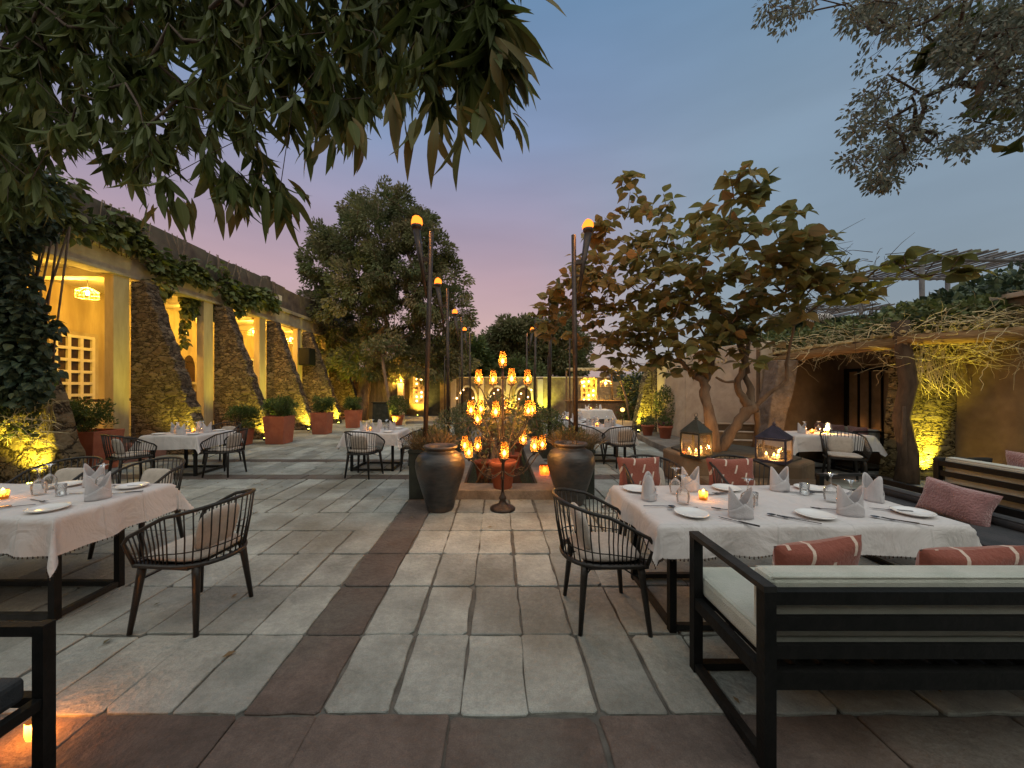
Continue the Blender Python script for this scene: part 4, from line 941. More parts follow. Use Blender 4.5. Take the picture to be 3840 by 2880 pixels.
# ================================================================== BENCHES
def bench(x0, x1, y0, y1, label, arm=.755, rails=2, cush=True, facing=1, org=None):
    """slatted black lounge bench; its back is at y0, it faces +Y"""
    L = x1-x0; e = empty('slatted_bench', (x0,y0,0), label=label, cat='bench', group='black slatted lounge benches'); D_ = y1-y0; p = .05
    for x in (p/2, L-p/2):
        for y in (p/2, D_-p/2): s = MB(); s.bx((x-p/2,y-p/2,0),(x+p/2,y+p/2,arm-.001)); s.build('leg', M['black'], e)
        s = MB(); s.bx((x-p/2-.002,0,arm),(x+p/2+.002,D_,arm+.025)); s.build('armrest', M['greymetal'], e)
    s = MB(); q = .04
    s.bx((p,.004,arm-.054),(L-p,.044,arm)); 
    for y in (.006, D_-.046): s.bx((p,y,.347),(L-p,y+.04,.42))
    s.bx((p,D_-.046,.01),(L-p,D_-.006,.05))
    for x in (.005, L-.045): s.bx((x,p,.36),(x+.04,D_-p,.42)); s.bx((x,p,.01),(x+.04,D_-p,.05))
    s.build('frame', M['black'], e)
    for k in range(rails):
        z = arm-.108-k*.117; s = MB(); s.bx((p,.008,z-.056),(L-p,.032,z)); s.build('slat', M['black'], e)
    s = MB()
    for k in range(int(L/.12)): s.bx((p+.02+k*.12,.05,.40),(p+.09+k*.12,D_-.05,.419))
    s.build('seat_slats', M['black'], e)
    if cush:
        cm = M['dark_cushion'] if cush == 'dark' else M['grey_cushion']
        s = MB(); s.bx((.055,.10,.423),(L-.055,D_+.10,.53)); s.build('seat_cushion', cm, e, bevel=.025)
        s = MB(); s.bx((.055,.05,.53),(L-.055,.165,arm+(.045 if cush != 'dark' else -.05))); s.build('back_cushion', cm, e, bevel=.03)
        zt_ = arm+(.045 if cush != 'dark' else -.05)-.012; yb = .158
        s = MB(); s.tube([(.075,yb,zt_),(L-.075,yb,zt_)],.0055,6); s.tube([(.075,.058,zt_),(L-.075,.058,zt_)],.0055,6); s.tube([(.066,.14,.521),(.066,D_+.08,.521),(.09,D_+.094,.521),(L-.09,D_+.094,.521)],.0055,6); s.build('cushion_piping', cm, e)
    return e
bench(1.105,3.3,1.545,2.15,'black slatted bench with pale grey cushions in the near right corner, seen from behind')
b3 = bench(0,1.9,0,.6,'black slatted bench seen from behind at the right edge beyond the pink pillow',arm=.80,rails=4); b3.location = (4.9,4.2,0); b3.rotation_euler = (0,0,R(-90))
pillow((5.22,3.60,.80),.46,.34,.14,-4,90,'red woolly pillow leaning on the far side of the right-edge bench','pinkfur')
pillow((5.30,3.15,.78),.5,.3,.14,-4,92,'beige pillow next to the red one on the right-edge bench','cushion')
b6 = bench(0,1.7,0,.6,'dark slatted bench at the right end of the right front table under the pink pillow',arm=.66,rails=1,cush='dark'); b6.location = (4.05,2.35,0); b6.rotation_euler = (0,0,R(90))
e = empty('low_corner_bench',(-1.81,1.49,0),label='low dark bench whose thin black corner post stands in the bottom left corner', cat='bench')
for x in (-.0,-1.5):
    for y in (0,.0-.6): s = MB(); s.bx((x-.022,y-.022,0),(x+.022,y+.022,.665)); s.build('leg', M['black'], e)
s = MB(); s.bx((-1.478,-.018,.62),(-.022,.018,.66)); s.bx((-1.478,-.618,.34),(-.022,-.582,.38)); s.bx((-1.478,-.018,.34),(-.022,.018,.38)); s.bx((-.018,-.578,.34),(.018,-.022,.38)); s.build('frame', M['black'], e)
s = MB(); s.bx((-1.46,-.58,.385),(-.03,-.03,.48)); s.build('seat_cushion', M['dark_cushion'], e, bevel=.02)
e = empty('floor_candle',(-2.13,1.72,0),label='glowing orange candle glass on the paving behind the bottom left post', cat='candle')
s = MB(); s.lathe([(.03,0),(.034,.02),(.032,.075)], 16); s.build('glass', M['votive'], e); s = MB(); s.lathe([(.001,.012),(.014,.02),(.016,.04),(.001,.065)], 10); s.build('flame', M['flame'], e); light('candle_light',(0,0,.07),5,(1,.36,.09),e,.03)
# steps beside the tree planter, lit stripes put into paler tread edges
st4 = empty('wooden_steps',(4.5,7.7,0),R(-12),label='short flight of pale edged steps half hidden behind the twisted tree trunks',cat='steps')
for k in range(5):
    q = MB(); q.bx((0,.26*k,0 if k==0 else .155*k-.01),(1.15,.26*k+.30,.155*(k+1))); q.build('step', M['mud'], st4, bevel=.01)
    q = MB(); q.bx((-.01,.26*k-.02,.155*(k+1)+.001),(1.16,.26*k+.10,.155*(k+1)+.025)); q.build('tread_edge', M['tan'], st4, bevel=.005)
b5 = bench(0,1.9,0,.6,'bench with reddish cushions under the barred window',arm=.75,rails=3); b5.location = (7.5,7.2,0); b5.rotation_euler = (0,0,R(90))
for k in range(3): pillow((7.25,7.5+.5*k,.68),.42,.32,.12,-8,90,'reddish cushion leaning under the barred window, %s one' % ('near','middle','far')[k],'pinkfur')
# ================================================================== RIGHT SIDE WALLS
w = wthing('courtyard_wall', (5.7,10.4,0), label='tan lime-plastered courtyard wall behind the twisted tree', cat='wall')
A, B = Vector((5.15,13.0)), Vector((5.86,8.3)); t = (B-A).normalized(); n = Vector((-t.y, t.x)); n = n if n.x > 0 else -n
def wall(mb, a, b_, th, z0, z1): mb.prism([(a.x,a.y),(b_.x,b_.y),((b_+n*th).x,(b_+n*th).y),((a+n*th).x,(a+n*th).y)], z0, z1)
m = MB(); mid_ = A.lerp(B,.45); wall(m, A, mid_, .3, 0, 2.52); wall(m, mid_+t*.001, B, .3, 0, 2.66); m.build('plaster', M['tan'], w, bevel=.02)
m = MB(); m.prism([(8.0,9.2),(8.0,2),(12,2),(12,9.2)],0,3.0); m.prism([(5.84,8.32),(8.0,8.55),(8.0,9.19),(5.84,9.0)],0,2.6)
wh = wthing('mud_house', (8,6,0), label='brown mud-plastered house with a barred window at the right, flat terrace roof', cat='house')
m.build('wall', M['mud'], wh)
m = MB(); m.prism([(8.05,12.5),(8.05,9.21),(12,9.21),(12,12.5)],0,2.82); m.build('rear_wall', M['tan'], wh, bevel=.02)
m = MB(); m.prism([(7.94,9.26),(7.94,2),(8.2,2),(8.2,9.26)],3.003,3.08); m.build('parapet_cap', M['tan'], wh, bevel=.01)
m = MB(); m.bx((7.955,7.45,.62),(7.995,8.45,1.98)); wi = m.build('window', M['windowpane'], wh)
m = MB()
for y in (7.42,8.48): m.bx((7.90,y-.035,.56),(7.99,y+.035,2.04))
m.bx((7.90,7.455,1.975),(7.99,8.445,2.04)); m.bx((7.90,7.455,.56),(7.99,8.445,.625)); m.build('window_frame', M['black'], wh)
for k in range(3): m = MB(); y = 7.7+.25*k; m.bx((7.915,y-.015,.63),(7.945,y+.015,1.97)); m.build('window_bar', M['black'], wh)
for k,y in enumerate((7.75,8.15)):
    put('votive',7.86,y,0,'lit votive on the sill of the barred window, %s one' % ('near','far')[k],'lit votive candles',z=.63,sc=1.3)  # sill candles added to lift the light in the alcove
m = MB(); m.bx((7.78,7.4,.57),(7.898,8.5,.628)); m.build('window_sill', M['mud'], wh)
lc = empty('added_alcove_candle',(6.25,7.1,TOPZ),label='small bright glass candle on the table under the barred window',cat='candle')  # extra candle added to brighten the alcove, stronger than a real one
q = MB(); q.lathe([(.03,0),(.034,.02),(.032,.08)],14); q.build('glass', M['votive'], lc); q = MB(); q.lathe([(.001,.012),(.014,.02),(.016,.04),(.001,.065)],10); q.build('flame', M['flame'], lc); light('candle_light',(0,0,.09),14,(1,.55,.2),lc,.03)
def rbutt(pts, y, th, label, mat, grp='stone buttresses of the right wall'):
    s = MB(); pr = [pts[0]]
    for (x0,z0),(x1,z1) in zip(pts[:-1], pts[1:]):
        k = max(1,int(math.hypot(x1-x0,z1-z0)/.18))
        for q in range(1,k+1): u=q/k; pr.append((x0+(x1-x0)*u+(random.uniform(-.02,.02) if q<k else 0), z0+(z1-z0)*u))
    s.extr([(x,y,z) for x,z in pr], (0,th,0)); return s.build('stone_buttress', mat, None, org=(pts[0][0],y,0), bevel=.02, label=label, cat='buttress', group=grp)
rbutt([(5.18,0),(5.18,2.3),(5.08,2.3),(4.9,1.6),(4.72,.7),(4.62,0)],12.55,.4,'narrow leaning stone buttress lit yellow-green at the far end of the right wall',M['stone_thin'])
m = MB(); m.bx((5.19,12.3,0),(6.02,12.95,2.58)); m.build('stone_pier', M['stone'], None, org=(5.6,12.6,0), bevel=.03, label='square rubble stone pier lit yellow-green at the far end of the right wall', cat='pier')
rbutt([(5.92,0),(6.02,.7),(6.22,1.5),(6.34,2.2),(5.90,2.2),(5.82,1.6),(5.66,.7),(5.5,0)],7.85,.4,'rough sloping stone buttress behind the twisted tree beside the brown house',M['strut'])
rbutt([(7.99,0),(7.99,2.5),(7.28,2.5),(7.22,1.6),(7.15,.6),(7.05,0)],6.5,.42,'bright yellow uplit stone pillar right of the rough timber post',M['stone_thin'])
uplight(7.50,6.36,'blazing yellow ground light at the foot of the right stone pillar',230,(-.28,.2,1),fov=85)
uplight(4.6,12.2,'ground light at the foot of the leaning buttress by the right path',110,(.1,.25,1),.16); uplight(5.6,11.9,'ground light behind the purple pot on the right path',70,(.05,.25,1),.16)
uplight(6.0,10.0,'ground light washing the tan wall behind the tree',50,(-.1,.2,1),.16,(1,.72,.35))
m = MB(); m.tube([(6.95,6.35,0),(7.02,6.38,.5),(6.92,6.4,1.1),(7.0,6.36,1.7),(6.93,6.38,2.3),(6.9,6.4,2.75)],[.16,.13,.115,.12,.11,.12],12); m.tube([(6.98,6.37,.0),(6.85,6.3,.5),(6.86,6.3,1.3)],[.06,.045,.02],8)
m.build('timber_post', M['darkbark'], None, org=(6.95,6.38,0), label='thick rough timber post carrying the matting canopy at the right', cat='post')
# canopy beam with matting and the dry vine mass
PA, PB, PC = Vector((5.5,10.3,2.06)), Vector((6.95,6.3,2.40)), Vector((7.95,5.2,2.42))
cn = wthing('matting_canopy', (7,7.5,2.3), label='long log beam with rolled straw matting along the front of the right canopy', cat='canopy')
m = MB(); m.tube([PA, PA.lerp(PB,.33)+Vector((0,0,-.02)), PA.lerp(PB,.66)+Vector((0,0,.03)), PB],[.08,.095,.09,.10],12); m.tube([PB+Vector((-.1,.1,.03)), PB.lerp(PC,.5), PC, PC+Vector((.9,-1.1,.06))],[.09,.10,.10,.1],12); m.build('beam', M['beam'], cn)
m = MB()
for k in range(7):
    a = PA.lerp(PB, k/6); m.tube([a+Vector((-.05,0,.1)), Vector((8.05, a.y+.4, max(2.3,a.z+.1)))], .035, 7)
m.build('rafter', M['wood'], cn)
m = MB()
nn = 34
for k in range(nn):
    u = k/(nn-1); a = PA.lerp(PB,u); m.r = random.random(); m.tube([a+Vector((-.16,-.02,.13+random.uniform(0,.03))), Vector((8.1, a.y+.45+random.uniform(-.1,.1), max(2.4,a.z+.2)))], random.uniform(.02,.035), 5)
for k in range(16):
    a = PB.lerp(PC+Vector((.9,-1.1,.06)), k/15); m.r=random.random(); m.tube([a+Vector((-.05,-.05,.13)), a+Vector((1.2,.9,.25))], .03, 5)
m.build('matting', M['straw'], cn)
# vines on the canopy
v = wthing('canopy_vine', (7.3,7.4,2.6), label='tangled ivy and dry pale twigs heaped on the right canopy', cat='vine')
m = MB()
def curl(mb, p, d, L, r, n=6, w=.35, droop=-.05):
    pts = [Vector(p)]; d = Vector(d).normalized()
    for q in range(n): d = (d + Vector((random.gauss(0,w),random.gauss(0,w),random.gauss(droop,w*.8)))).normalized(); pts.append(pts[-1] + d*L/n)
    mb.r = random.random(); mb.tube(pts, [r*(1-.6*q/n) for q in range(n+1)], 4, caps=False)
for k in range(1500):
    c0 = PA.lerp(PB,random.uniform(.45,1)) if random.random()<.32 else PB.lerp(PC+Vector((.6,-.7,0)), random.random())
    p = c0 + Vector((random.uniform(-.1,.8), random.uniform(-.15,.5), random.uniform(.02,.38)))
    if random.random() < .55 and c0.y < 6.9: p.z -= random.uniform(.1,.62)*random.uniform(.5,1); p.x += random.uniform(0,.35)
    curl(m, p, (random.gauss(0,1),random.gauss(0,.7),random.gauss(0,.25)), random.uniform(.25,.75), random.uniform(.004,.008))
for k in range(60):
    x = 7.15+random.random()*.8; m.tube([(x,6.4,random.uniform(1.9,2.4)),(x+random.uniform(-.2,.2),6.35,random.uniform(1.6,2.1)),(x+random.uniform(-.3,.3),6.3,random.uniform(1.4,1.9))],[.006,.005,.002],4)
m.build('twigs', M['drytwig'], v)
T=[];D=[]
for k in range(360):
    u = random.random(); c0 = PA.lerp(PB,.3+.7*u) if random.random()<.45 else PB.lerp(PC+Vector((.8,-.9,0)), random.random())
    p = np.array(c0) + np.array([random.uniform(.1,1.2), random.uniform(0,.9), random.uniform(.15,.62)]); a,d = ball(26,p,(.17,.17,.13),.3); T.append(a); D.append(d)
T=np.vstack(T); leaves('foliage', T, np.vstack(D)+[0,0,.2], rng.uniform(.05,.10,len(T)), HEART, M['ivy'], v, (7.3,7.4,2.6))
# ivy mound on the terrace, far right
v = wthing('ivy_mound', (9.2,6.5,3), label='dense dark green ivy mound on the terrace at the right edge', cat='shrub')
T=[];D=[]
for k in range(330):
    x = random.uniform(7.9,10.6); y = random.uniform(4.6,8.2); z = 2.75 + (x-7.9)*.38*random.random() + random.uniform(0,.28) + (8.2-y)*.05
    a,d = ball(34,(x,y,z),(.22,.22,.18),.4); T.append(a); D.append(d)
T=np.vstack(T); leaves('foliage', T, np.vstack(D)+[0,0,.3], rng.uniform(.08,.15,len(T)), HEART, M['dusky'], v, (9.2,6.5,3))
m = MB()
for k in range(14): x=random.uniform(8.1,10.4); y=random.uniform(5,8); m.tube([(x,y,2.9),(x+.1,y,3.3)],[.03,.01],5)
m.build('stem', M['bark'], v)
for i,(x,y,z,r,lab) in enumerate(((8.4,10.4,3.15,(.75,.7,.55),'rounded dark shrub on the terrace left of the zebra figure'),(7.9,12.6,3.1,(.9,.9,.8),'dark bushy crown above the tan wall behind the twisted tree'),(8.6,8.9,3.1,(.8,.35,.16),'low trailing shrub on the parapet right of the zebra figure'))):
    e = empty('terrace_shrub',(x,y,z),label=lab,cat='shrub',group='shrubs on the terrace roof'); bush(e,(0,0,0),r,3200,.10,M['dusky'],HEART)
# bare trailing vines on the house parapet
# rooftop pergolas
def pergola(loc, w_, d_, h, label, npole, mat, rz=0, tilt=.0):
    e = empty('rooftop_pergola', loc, rz, label=label, cat='pergola', group='rough pole pergolas on the roof')
    for x,y in ((0,0),(w_,0),(0,d_),(w_,d_)): s = MB(); s.tube([(x,y,0),(x+random.uniform(-.05,.05),y,h*.5),(x,y,h)],[.06,.05,.055],8); s.build('post', mat, e)
    s = MB(); s.tube([(-.3,0,h+.05),(w_+.5,0,h+.05)],.045,7); s.tube([(-.3,d_,h+.05),(w_+.5,d_,h+.05)],.045,7); s.build('beam', mat, e)
    s = MB()
    for k in range(npole): x = -.25+(w_+.6)*k/(npole-1); s.tube([(x+random.uniform(-.05,.05),-.45+random.uniform(-.15,.1),h+.12),(x,d_+.4,h+.12)],random.uniform(.018,.034),5)
    s.build('roof_poles', mat, e); return e
pergola((10.9,9.6,3.0),2.6,1.6,1.85,'grey pole pergola silhouetted on the roof at the upper right',16,M['greypole'],R(0))
pergola((10.2,12.2,2.9),2.0,1.5,1.25,'smaller grey pole pergola behind the tree branches on the roof',12,M['greypole'])
m = MB(); m.prism([(9.0,9.3),(30,9.3),(30,22),(9.0,22)],0,2.85); m.build('rear_house', M['tan'], None, org=(12,12,0), label='low flat-roofed tan house behind the terrace', cat='house')
# zebra figure
def zebra():
    e = empty('zebra_figure',(8.15,9.42,3.0),label='striped black and white zebra figure standing on the parapet', cat='statue')
    vs = [(.0,0,.66),(-.2,0,.66),(-.42,0,.68),(-.58,0,.86),(-.68,0,1.0),(-.80,0,.93),(-.93,0,.84),(.25,0,.67),(.42,0,.64),(.50,0,.50)]
    ed = [(0,1),(1,2),(2,3),(3,4),(4,5),(5,6),(0,7),(7,8),(8,9)]; rad=[.185,.19,.175,.115,.09,.085,.055,.19,.17,.02]
    legs = []
    for sy in (-1,1):
        b0=len(vs); vs += [(-.40,sy*.09,.5),(-.40+.03*sy,sy*.09,.28),(-.41+.03*sy,sy*.09,.03)]; ed += [(2,b0),(b0,b0+1),(b0+1,b0+2)]; rad += [.085,.04,.035]
        b0=len(vs); vs += [(.40,sy*.10,.5),(.46,sy*.10,.30),(.42,sy*.10,.03)]; ed += [(8,b0),(b0,b0+1),(b0+1,b0+2)]; rad += [.11,.045,.035]
        b0=len(vs); vs += [(-.66,sy*.05,1.10)]; ed += [(4,b0)]; rad += [.028]
    me = bpy.data.meshes.new('body'); me.from_pydata(vs, ed, []); o = bpy.data.objects.new('body', me); link(o, e)
    sk = o.modifiers.new('skin','SKIN'); o.modifiers.new('sub','SUBSURF').levels = 2; o.modifiers['sub'].render_levels = 2
    for i, v_ in enumerate(me.skin_vertices[0].data if len(me.skin_vertices) else []): v_.radius = (rad[i],)*2; v_.use_root = (i==0)
    me.materials.append(M['zeb']); return e, o, rad
e_, o_, rad_ = zebra()
if not len(o_.data.skin_vertices):
    bpy.context.view_layer.update()
e_.scale = (.60,)*3; e_.rotation_euler = (0,0,R(-14))
s = MB(); s.tube([(.50,0,.74),(.56,0,.5),(.55,0,.35)],[.018,.012,.03],6); s.build('tail', M['black'], e_)
s = MB(); s.add([(-.38,0,.86),(-.52,0,1.02),(-.66,0,1.10),(-.66,.0,1.17),(-.50,0,1.10),(-.36,0,.93)],[(0,1,4,5),(1,2,3,4)]); s.build('mane', M['black'], e_, solid=.03)

# ================================================================== TREE PLANTER AND LANTERNS
pl = wthing('tree_planter', (3.7,6.2,0), label='low rough brown stone planter wall holding the twisted tree', cat='planter wall')
m = MB(); poly = [(3.02,6.05),(3.35,5.62),(4.35,5.35),(4.85,5.7),(5.0,6.6),(4.6,7.3),(3.6,7.45),(3.05,6.9)]; m.prism(poly,-.01,.5); m.build('wall', M['mud'], pl, bevel=.04)
m = MB(); m.prism([((x-3.95)*.86+3.95,(y-6.4)*.86+6.4) for x,y in poly],.502,.53); m.build('soil', M['earth'], pl)
m = MB(); m.prism([(2.95,5.2),(4.6,4.95),(4.7,5.33),(3.0,5.6)],-.01,.3); m.build('front_step', M['mud'], pl, bevel=.04)
def lantern(x, y, z, rz, hgt, wd, label, mat):
    e = empty('metal_lantern',(x,y,z),rz,label=label,cat='lantern',group='glass candle lanterns on the planter wall'); a = wd/2; hb = hgt*.58
    s = MB()
    for sx_ in (-1,1):
        for sy in (-1,1): s.bx((sx_*a-.012,sy*a-.012,.03),(sx_*a+.012,sy*a+.012,hb))
    for z_ in (.03,hb): 
        for sgn in (-1,1): s.bx((-a,sgn*a-.01,z_-.015),(a,sgn*a+.01,z_+.015)); s.bx((sgn*a-.0105,-a,z_-.0145),(sgn*a+.0105,a,z_+.0145))
    s.bx((-a-.01,-a-.01,0),(a+.01,a+.01,.02)); s.build('frame', mat, e)
    s = MB(); k = a+.02; t = .05; zr = hb+.02; zt = hb+(hgt-hb)*.78
    s.add([(-k,-k,zr),(k,-k,zr),(k,k,zr),(-k,k,zr),(-.45*k,-.45*k,zr+(zt-zr)*.6),(.45*k,-.45*k,zr+(zt-zr)*.6),(.45*k,.45*k,zr+(zt-zr)*.6),(-.45*k,.45*k,zr+(zt-zr)*.6),(-.12*k,-.12*k,zt),(.12*k,-.12*k,zt),(.12*k,.12*k,zt),(-.12*k,.12*k,zt)],
      [(0,3,2,1),(0,1,5,4),(1,2,6,5),(2,3,7,6),(3,0,4,7),(4,5,9,8),(5,6,10,9),(6,7,11,10),(7,4,8,11),(8,9,10,11)])
    s.lathe([(.02,zt),(.03,zt+.02),(.012,zt+.04),(.001,zt+.06)],10); s.tube([(.045*math.cos(q),0,zt+.075+.03*math.sin(q)) for q in [i*.52 for i in range(12)]],.004,5,closed=True); s.build('roof', mat, e)
    s = MB()
    for sgn in (-1,1): s.add([(-a,sgn*a,.04),(a,sgn*a,.04),(a,sgn*a,hb),(-a,sgn*a,hb)],[(0,1,2,3)]); s.add([(sgn*a,-a,.04),(sgn*a,a,.04),(sgn*a,a,hb),(sgn*a,-a,hb)],[(0,1,2,3)])
    s.build('glass_panes', M['lantern_glass'], e)
    for i,(cx,cy) in enumerate(((0,0),(-a*.55,a*.4),(a*.5,-.2*a))):
        s = MB(); s.lathe([(.001,.02),(.03,.02),(.03,.07+.02*i),(.001,.07+.02*i)],12,(cx,cy,0)); c_ = s.build('candle', M['wax'], e)
        s = MB(); s.lathe([(.001,.08+.02*i),(.014,.09+.02*i),(.016,.105+.02*i),(.001,.14+.02*i)],10,(cx,cy,0)); s.build('flame', M['flame'], c_)
    light('candle_light',(0,-.0,.13),9,(1,.48,.14),e,.03); return e
lantern(3.2,6.02,.5,R(28),.66,.31,'dark metal lantern with peaked roof, the left one on the planter wall',M['greenpaint'])
lantern(4.16,5.62,.5,R(40),.60,.36,'blue-black metal lantern with peaked roof, the right one on the planter wall',M['bluepaint'])
for (x,y,z,r,h,lab,mt) in ((4.62,11.5,.16,.19,.32,'round clay pot, left of two on the kerb of the raised path','clay'),(4.85,10.8,.16,.20,.36,'round clay pot, right of two on the kerb of the raised path','clay'),(5.28,11.7,.16,.27,.42,'tall purple glazed pot with a leafy shrub by the stone pier','purplepot')):
    e = round_pot((x,y,z),r,h,lab,mt)
    bush(e,(0,0,h+ (.5 if mt=='purplepot' else .12)),(.36,.36,.6) if mt=='purplepot' else (.2,.2,.12),1600 if mt=='purplepot' else 250,.07,M['ivy'])

# ================================================================== FAR END
fw = wthing('end_wall', (0,22,0), label='brown wall with arched niches closing the far end of the courtyard', cat='wall')
m = MB(); m.bx((-5.2,22,0),(-4.3,22.35,2.25)); m.bx((-4.3,22.0,2.05),(-3.4,22.35,2.25)); m.bx((-3.4,22,0),(6.6,22.35,2.22)); m.bx((-8.8,22.6,0),(-5.2,22.9,2.6)); m.bx((6.6,22.3,0),(12,22.6,2.0)); m.build('wall', M['endwall'], fw)
m = MB(); m.bx((-5.2,21.93,2.225),(6.6,22.4,2.30)); m.build('coping', M['tan'], fw, bevel=.02)
m = MB(); m.bx((-4.3,22.1,0),(-3.4,22.2,2.05)); m.build('door', M['dark_cushion'], fw)
for x in (-2.6,-.95,.65,2.5): m = MB(); m.bx((x-.16,21.86,0),(x+.16,21.99,2.15)); m.build('pilaster', M['tan'], fw, bevel=.01)
def arch(x, w_, z0, z1):
    pts = [(x-w_/2,21.97,z0),(x+w_/2,21.97,z0)] + [(x+w_/2*math.cos(a),21.97,z1+w_*.62*math.sin(a)) for a in [i*math.pi/10 for i in range(11)]]
    s = MB(); s.extr(pts,(0,-.02,0)); s.build('arched_niche', M['darkglass'], fw)
    s = MB(); o = [(x+(w_/2+.12)*math.cos(a),21.96,z1+(w_*.62+.12)*math.sin(a)) for a in [i*math.pi/12 for i in range(13)]]; i_ = [(x+(w_/2)*math.cos(a),21.96,z1+(w_*.62)*math.sin(a)) for a in [i*math.pi/12 for i in range(13)]]
    o = [(o[0][0],21.96,z0)] + o + [(o[-1][0],21.96,z0)]; i_ = [(i_[0][0],21.96,z0)] + i_ + [(i_[-1][0],21.96,z0)]
    vs = o + i_; n_ = len(o); s.add(vs, [(k,k+1,n_+k+1,n_+k) for k in range(n_-1)]); s.add([(a,b_-.06,c_) for a,b_,c_ in vs], [(k,k+1,n_+k+1,n_+k) for k in range(n_-1)]); s.build('arch_surround', M['tan'], fw, solid=.03)
for x in (-1.75,-.05 ,1.55): arch(x,.85,.1,1.15)
def candle_rack(x, y, z, pts, label):
    e = empty('candle_wall_rack',(x,y,z),label=label,cat='candle rack',group='small candle racks in the niches')
    s = MB(); s.tube([(0,0,-.5),(0,0,.7)],.012,5)
    for dx,dz in pts: s.tube([(0,0,dz-.12),(dx*.6,-.02,dz-.14),(dx,-.05,dz-.05)],.008,5)
    s.build('bracket', M['rust'], e)
    for dx,dz in pts: s = MB(); s.lathe([(.001,-.05),(.035,-.03),(.045,0),(.03,.04),(.001,.05)],10,(dx,-.05,dz)); s.build('candle_glass', M['fairy'], e)
candle_rack(-1.75,21.8,.9,[(-.25,.62),(-.40,.44),(-.62,.13),(.32,.15)],'cluster of small round candle lights in the left arched niche of the end wall')
candle_rack(-.05,21.8,.9,[(.08,.62),(-.15,.42),(-.36,.25),(.42,.10)],'cluster of small round candle lights in the middle arched niche of the end wall')
candle_rack(1.55,21.8,.9,[(.42,.62),(-.18,.4),(-.3,.1),(.22,.2)],'cluster of small round candle lights in the right arched niche of the end wall')
for x,c,l in ((-4.6,(1,.7,.1),'left of the doorway'),(-.95,(1,.72,.12),'left of the middle arch'),(.75,(1,.86,.08),'right of the middle arch'),(2.55,(.9,1,.1),'below the right pilaster')): uplight(x,21.45,'yellow ground light at the foot of the end wall '+l,210,(0,.3,1),0,c)
m = MB(); m.bx((-4.2,17.0,0),(-2.2,19.5,.12)); m.build('low_platform', M['kerb'], None, org=(-3,18,0), bevel=.01, label='low pale stone platform before the dark doorway at the far end', cat='platform')
def screen(x, y, z, w_, h, nx, nz, label):
    e = empty('pierced_screen',(x,y,z),label=label,cat='screen',group='pierced candle screens'); s = MB(); cw = w_/nx; chh = h/nz; 
    # panel built as a lattice of real openings
    for i in range(nx+1): s.bx((i*cw-.05,-.04,0),(i*cw+.05,.04,h))
    for j in range(nz+1): s.bx((.05,-.038,j*chh-.05),(w_-.05,.038,j*chh+.05))
    s.bx((0,.07,0),(w_,.09,h)); s.build('lattice_panel', M['plaster'], e)
    for i in range(nx):
        for j in range(nz):
            if (i*3+j*5) % 4 < 2: q = MB(); q.lathe([(.001,-.05),(.04,-.03),(.048,0),(.03,.05),(.001,.06)],10,((i+.5)*cw,.0,(j+.42)*chh)); q.build('candle_glass', M['fairy'], e)
    light('candle_light',(w_/2,-.35,h*.25),9,(1,.42,.12),e,.05); return e
screen(-4.35,19.5,.85,.5,1.35,2,6,'tall pierced screen with glowing candles left of the first torch post'); screen(4.1,18.2,.72,.68,1.35,3,6,'tall pierced screen with glowing candles behind the thatched bar')
# lit pillar lamp and leaning plank fence
m = MB(); m.bx((-5.15,19.2,0),(-4.85,19.5,1.85)); m.build('lamp_pillar', M['tan'], None, org=(-5,19.35,0), bevel=.01, label='slim plaster pillar under the orange basket lamp at the far left', cat='pillar')
basket_lamp('hanging_lamp',(-4.95,19.1,2.0),'orange basket lamp on the slim pillar beside the leaning trunk','hanging basket lamps at the far end',320,1.15,.5)
e = wthing('plank_fence',(-6,19.6,0),label='weathered grey upright plank fence under the big grey tree',cat='fence')
m = MB()
for k in range(13):
    x = -7.1+k*.15; m.r = random.random(); h = 2.25-.03*k+random.uniform(-.1,.05); m.box((x,19.6+random.uniform(-.02,.02),h/2),(.14,.03,h))
m.build('planks', M['greywood'], e)
m = MB(); m.bx((-7.2,19.63,.5),(-5.2,19.68,.58)); m.bx((-7.2,19.63,1.7),(-5.2,19.68,1.78)); m.build('rail', M['wood'], e)
m = MB(); m.bx((-5.9,17.6,0),(-4.8,18.1,.92)); m.bx((-5.95,17.55,.92),(-4.75,18.15,.96)); m.build('serving_counter', M['planter_black'], None, org=(-5.3,17.8,0), bevel=.01, label='black serving counter before the plank fence', cat='counter')
e = round_pot((-4.35,16.3,0),.26,.45,'terracotta pot with a bush left of the pierced screen'); bush(e,(0,0,.85),(.45,.45,.45),1300,.09,M['deep'])
uplight(-4.5,16.1,'small yellow light in front of the bush by the pierced screen',60,(.2,.4,1))
# thatched bar
tb = wthing('thatched_bar',(4.7,18,0),label='bar shelter with a pale thatched pole roof at the far right end',cat='bar')
m = MB()
for k in range(40): x = 3.35+k*.068; m.r=random.random(); m.tube([(x-.12,16.6+random.uniform(-.1,.1),2.42+random.uniform(-.03,.03)),(x+.1,17.8,2.55),(x+.2,19.2,2.62)],random.uniform(.03,.05),5)
m.build('thatch_roof', M['straw'], tb)
for p in ([(3.45,16.8,0),(3.4,16.8,1.2),(3.5,16.8,2.4)],[(5.95,16.8,0),(5.8,16.8,1.1),(5.55,16.8,1.9),(5.4,16.8,2.4)],[(3.5,19,0),(3.5,19,2.5)],[(5.9,19,0),(5.8,19,2.5)]): m = MB(); m.tube(p,.045,7); m.build('post', M['palebark'], tb)
m = MB(); m.bx((3.3,17.4,0),(6.0,17.9,1.0)); m.bx((3.2,17.3,1.0),(6.1,18.0,1.05)); m.build('counter', M['wood'], tb, bevel=.01)
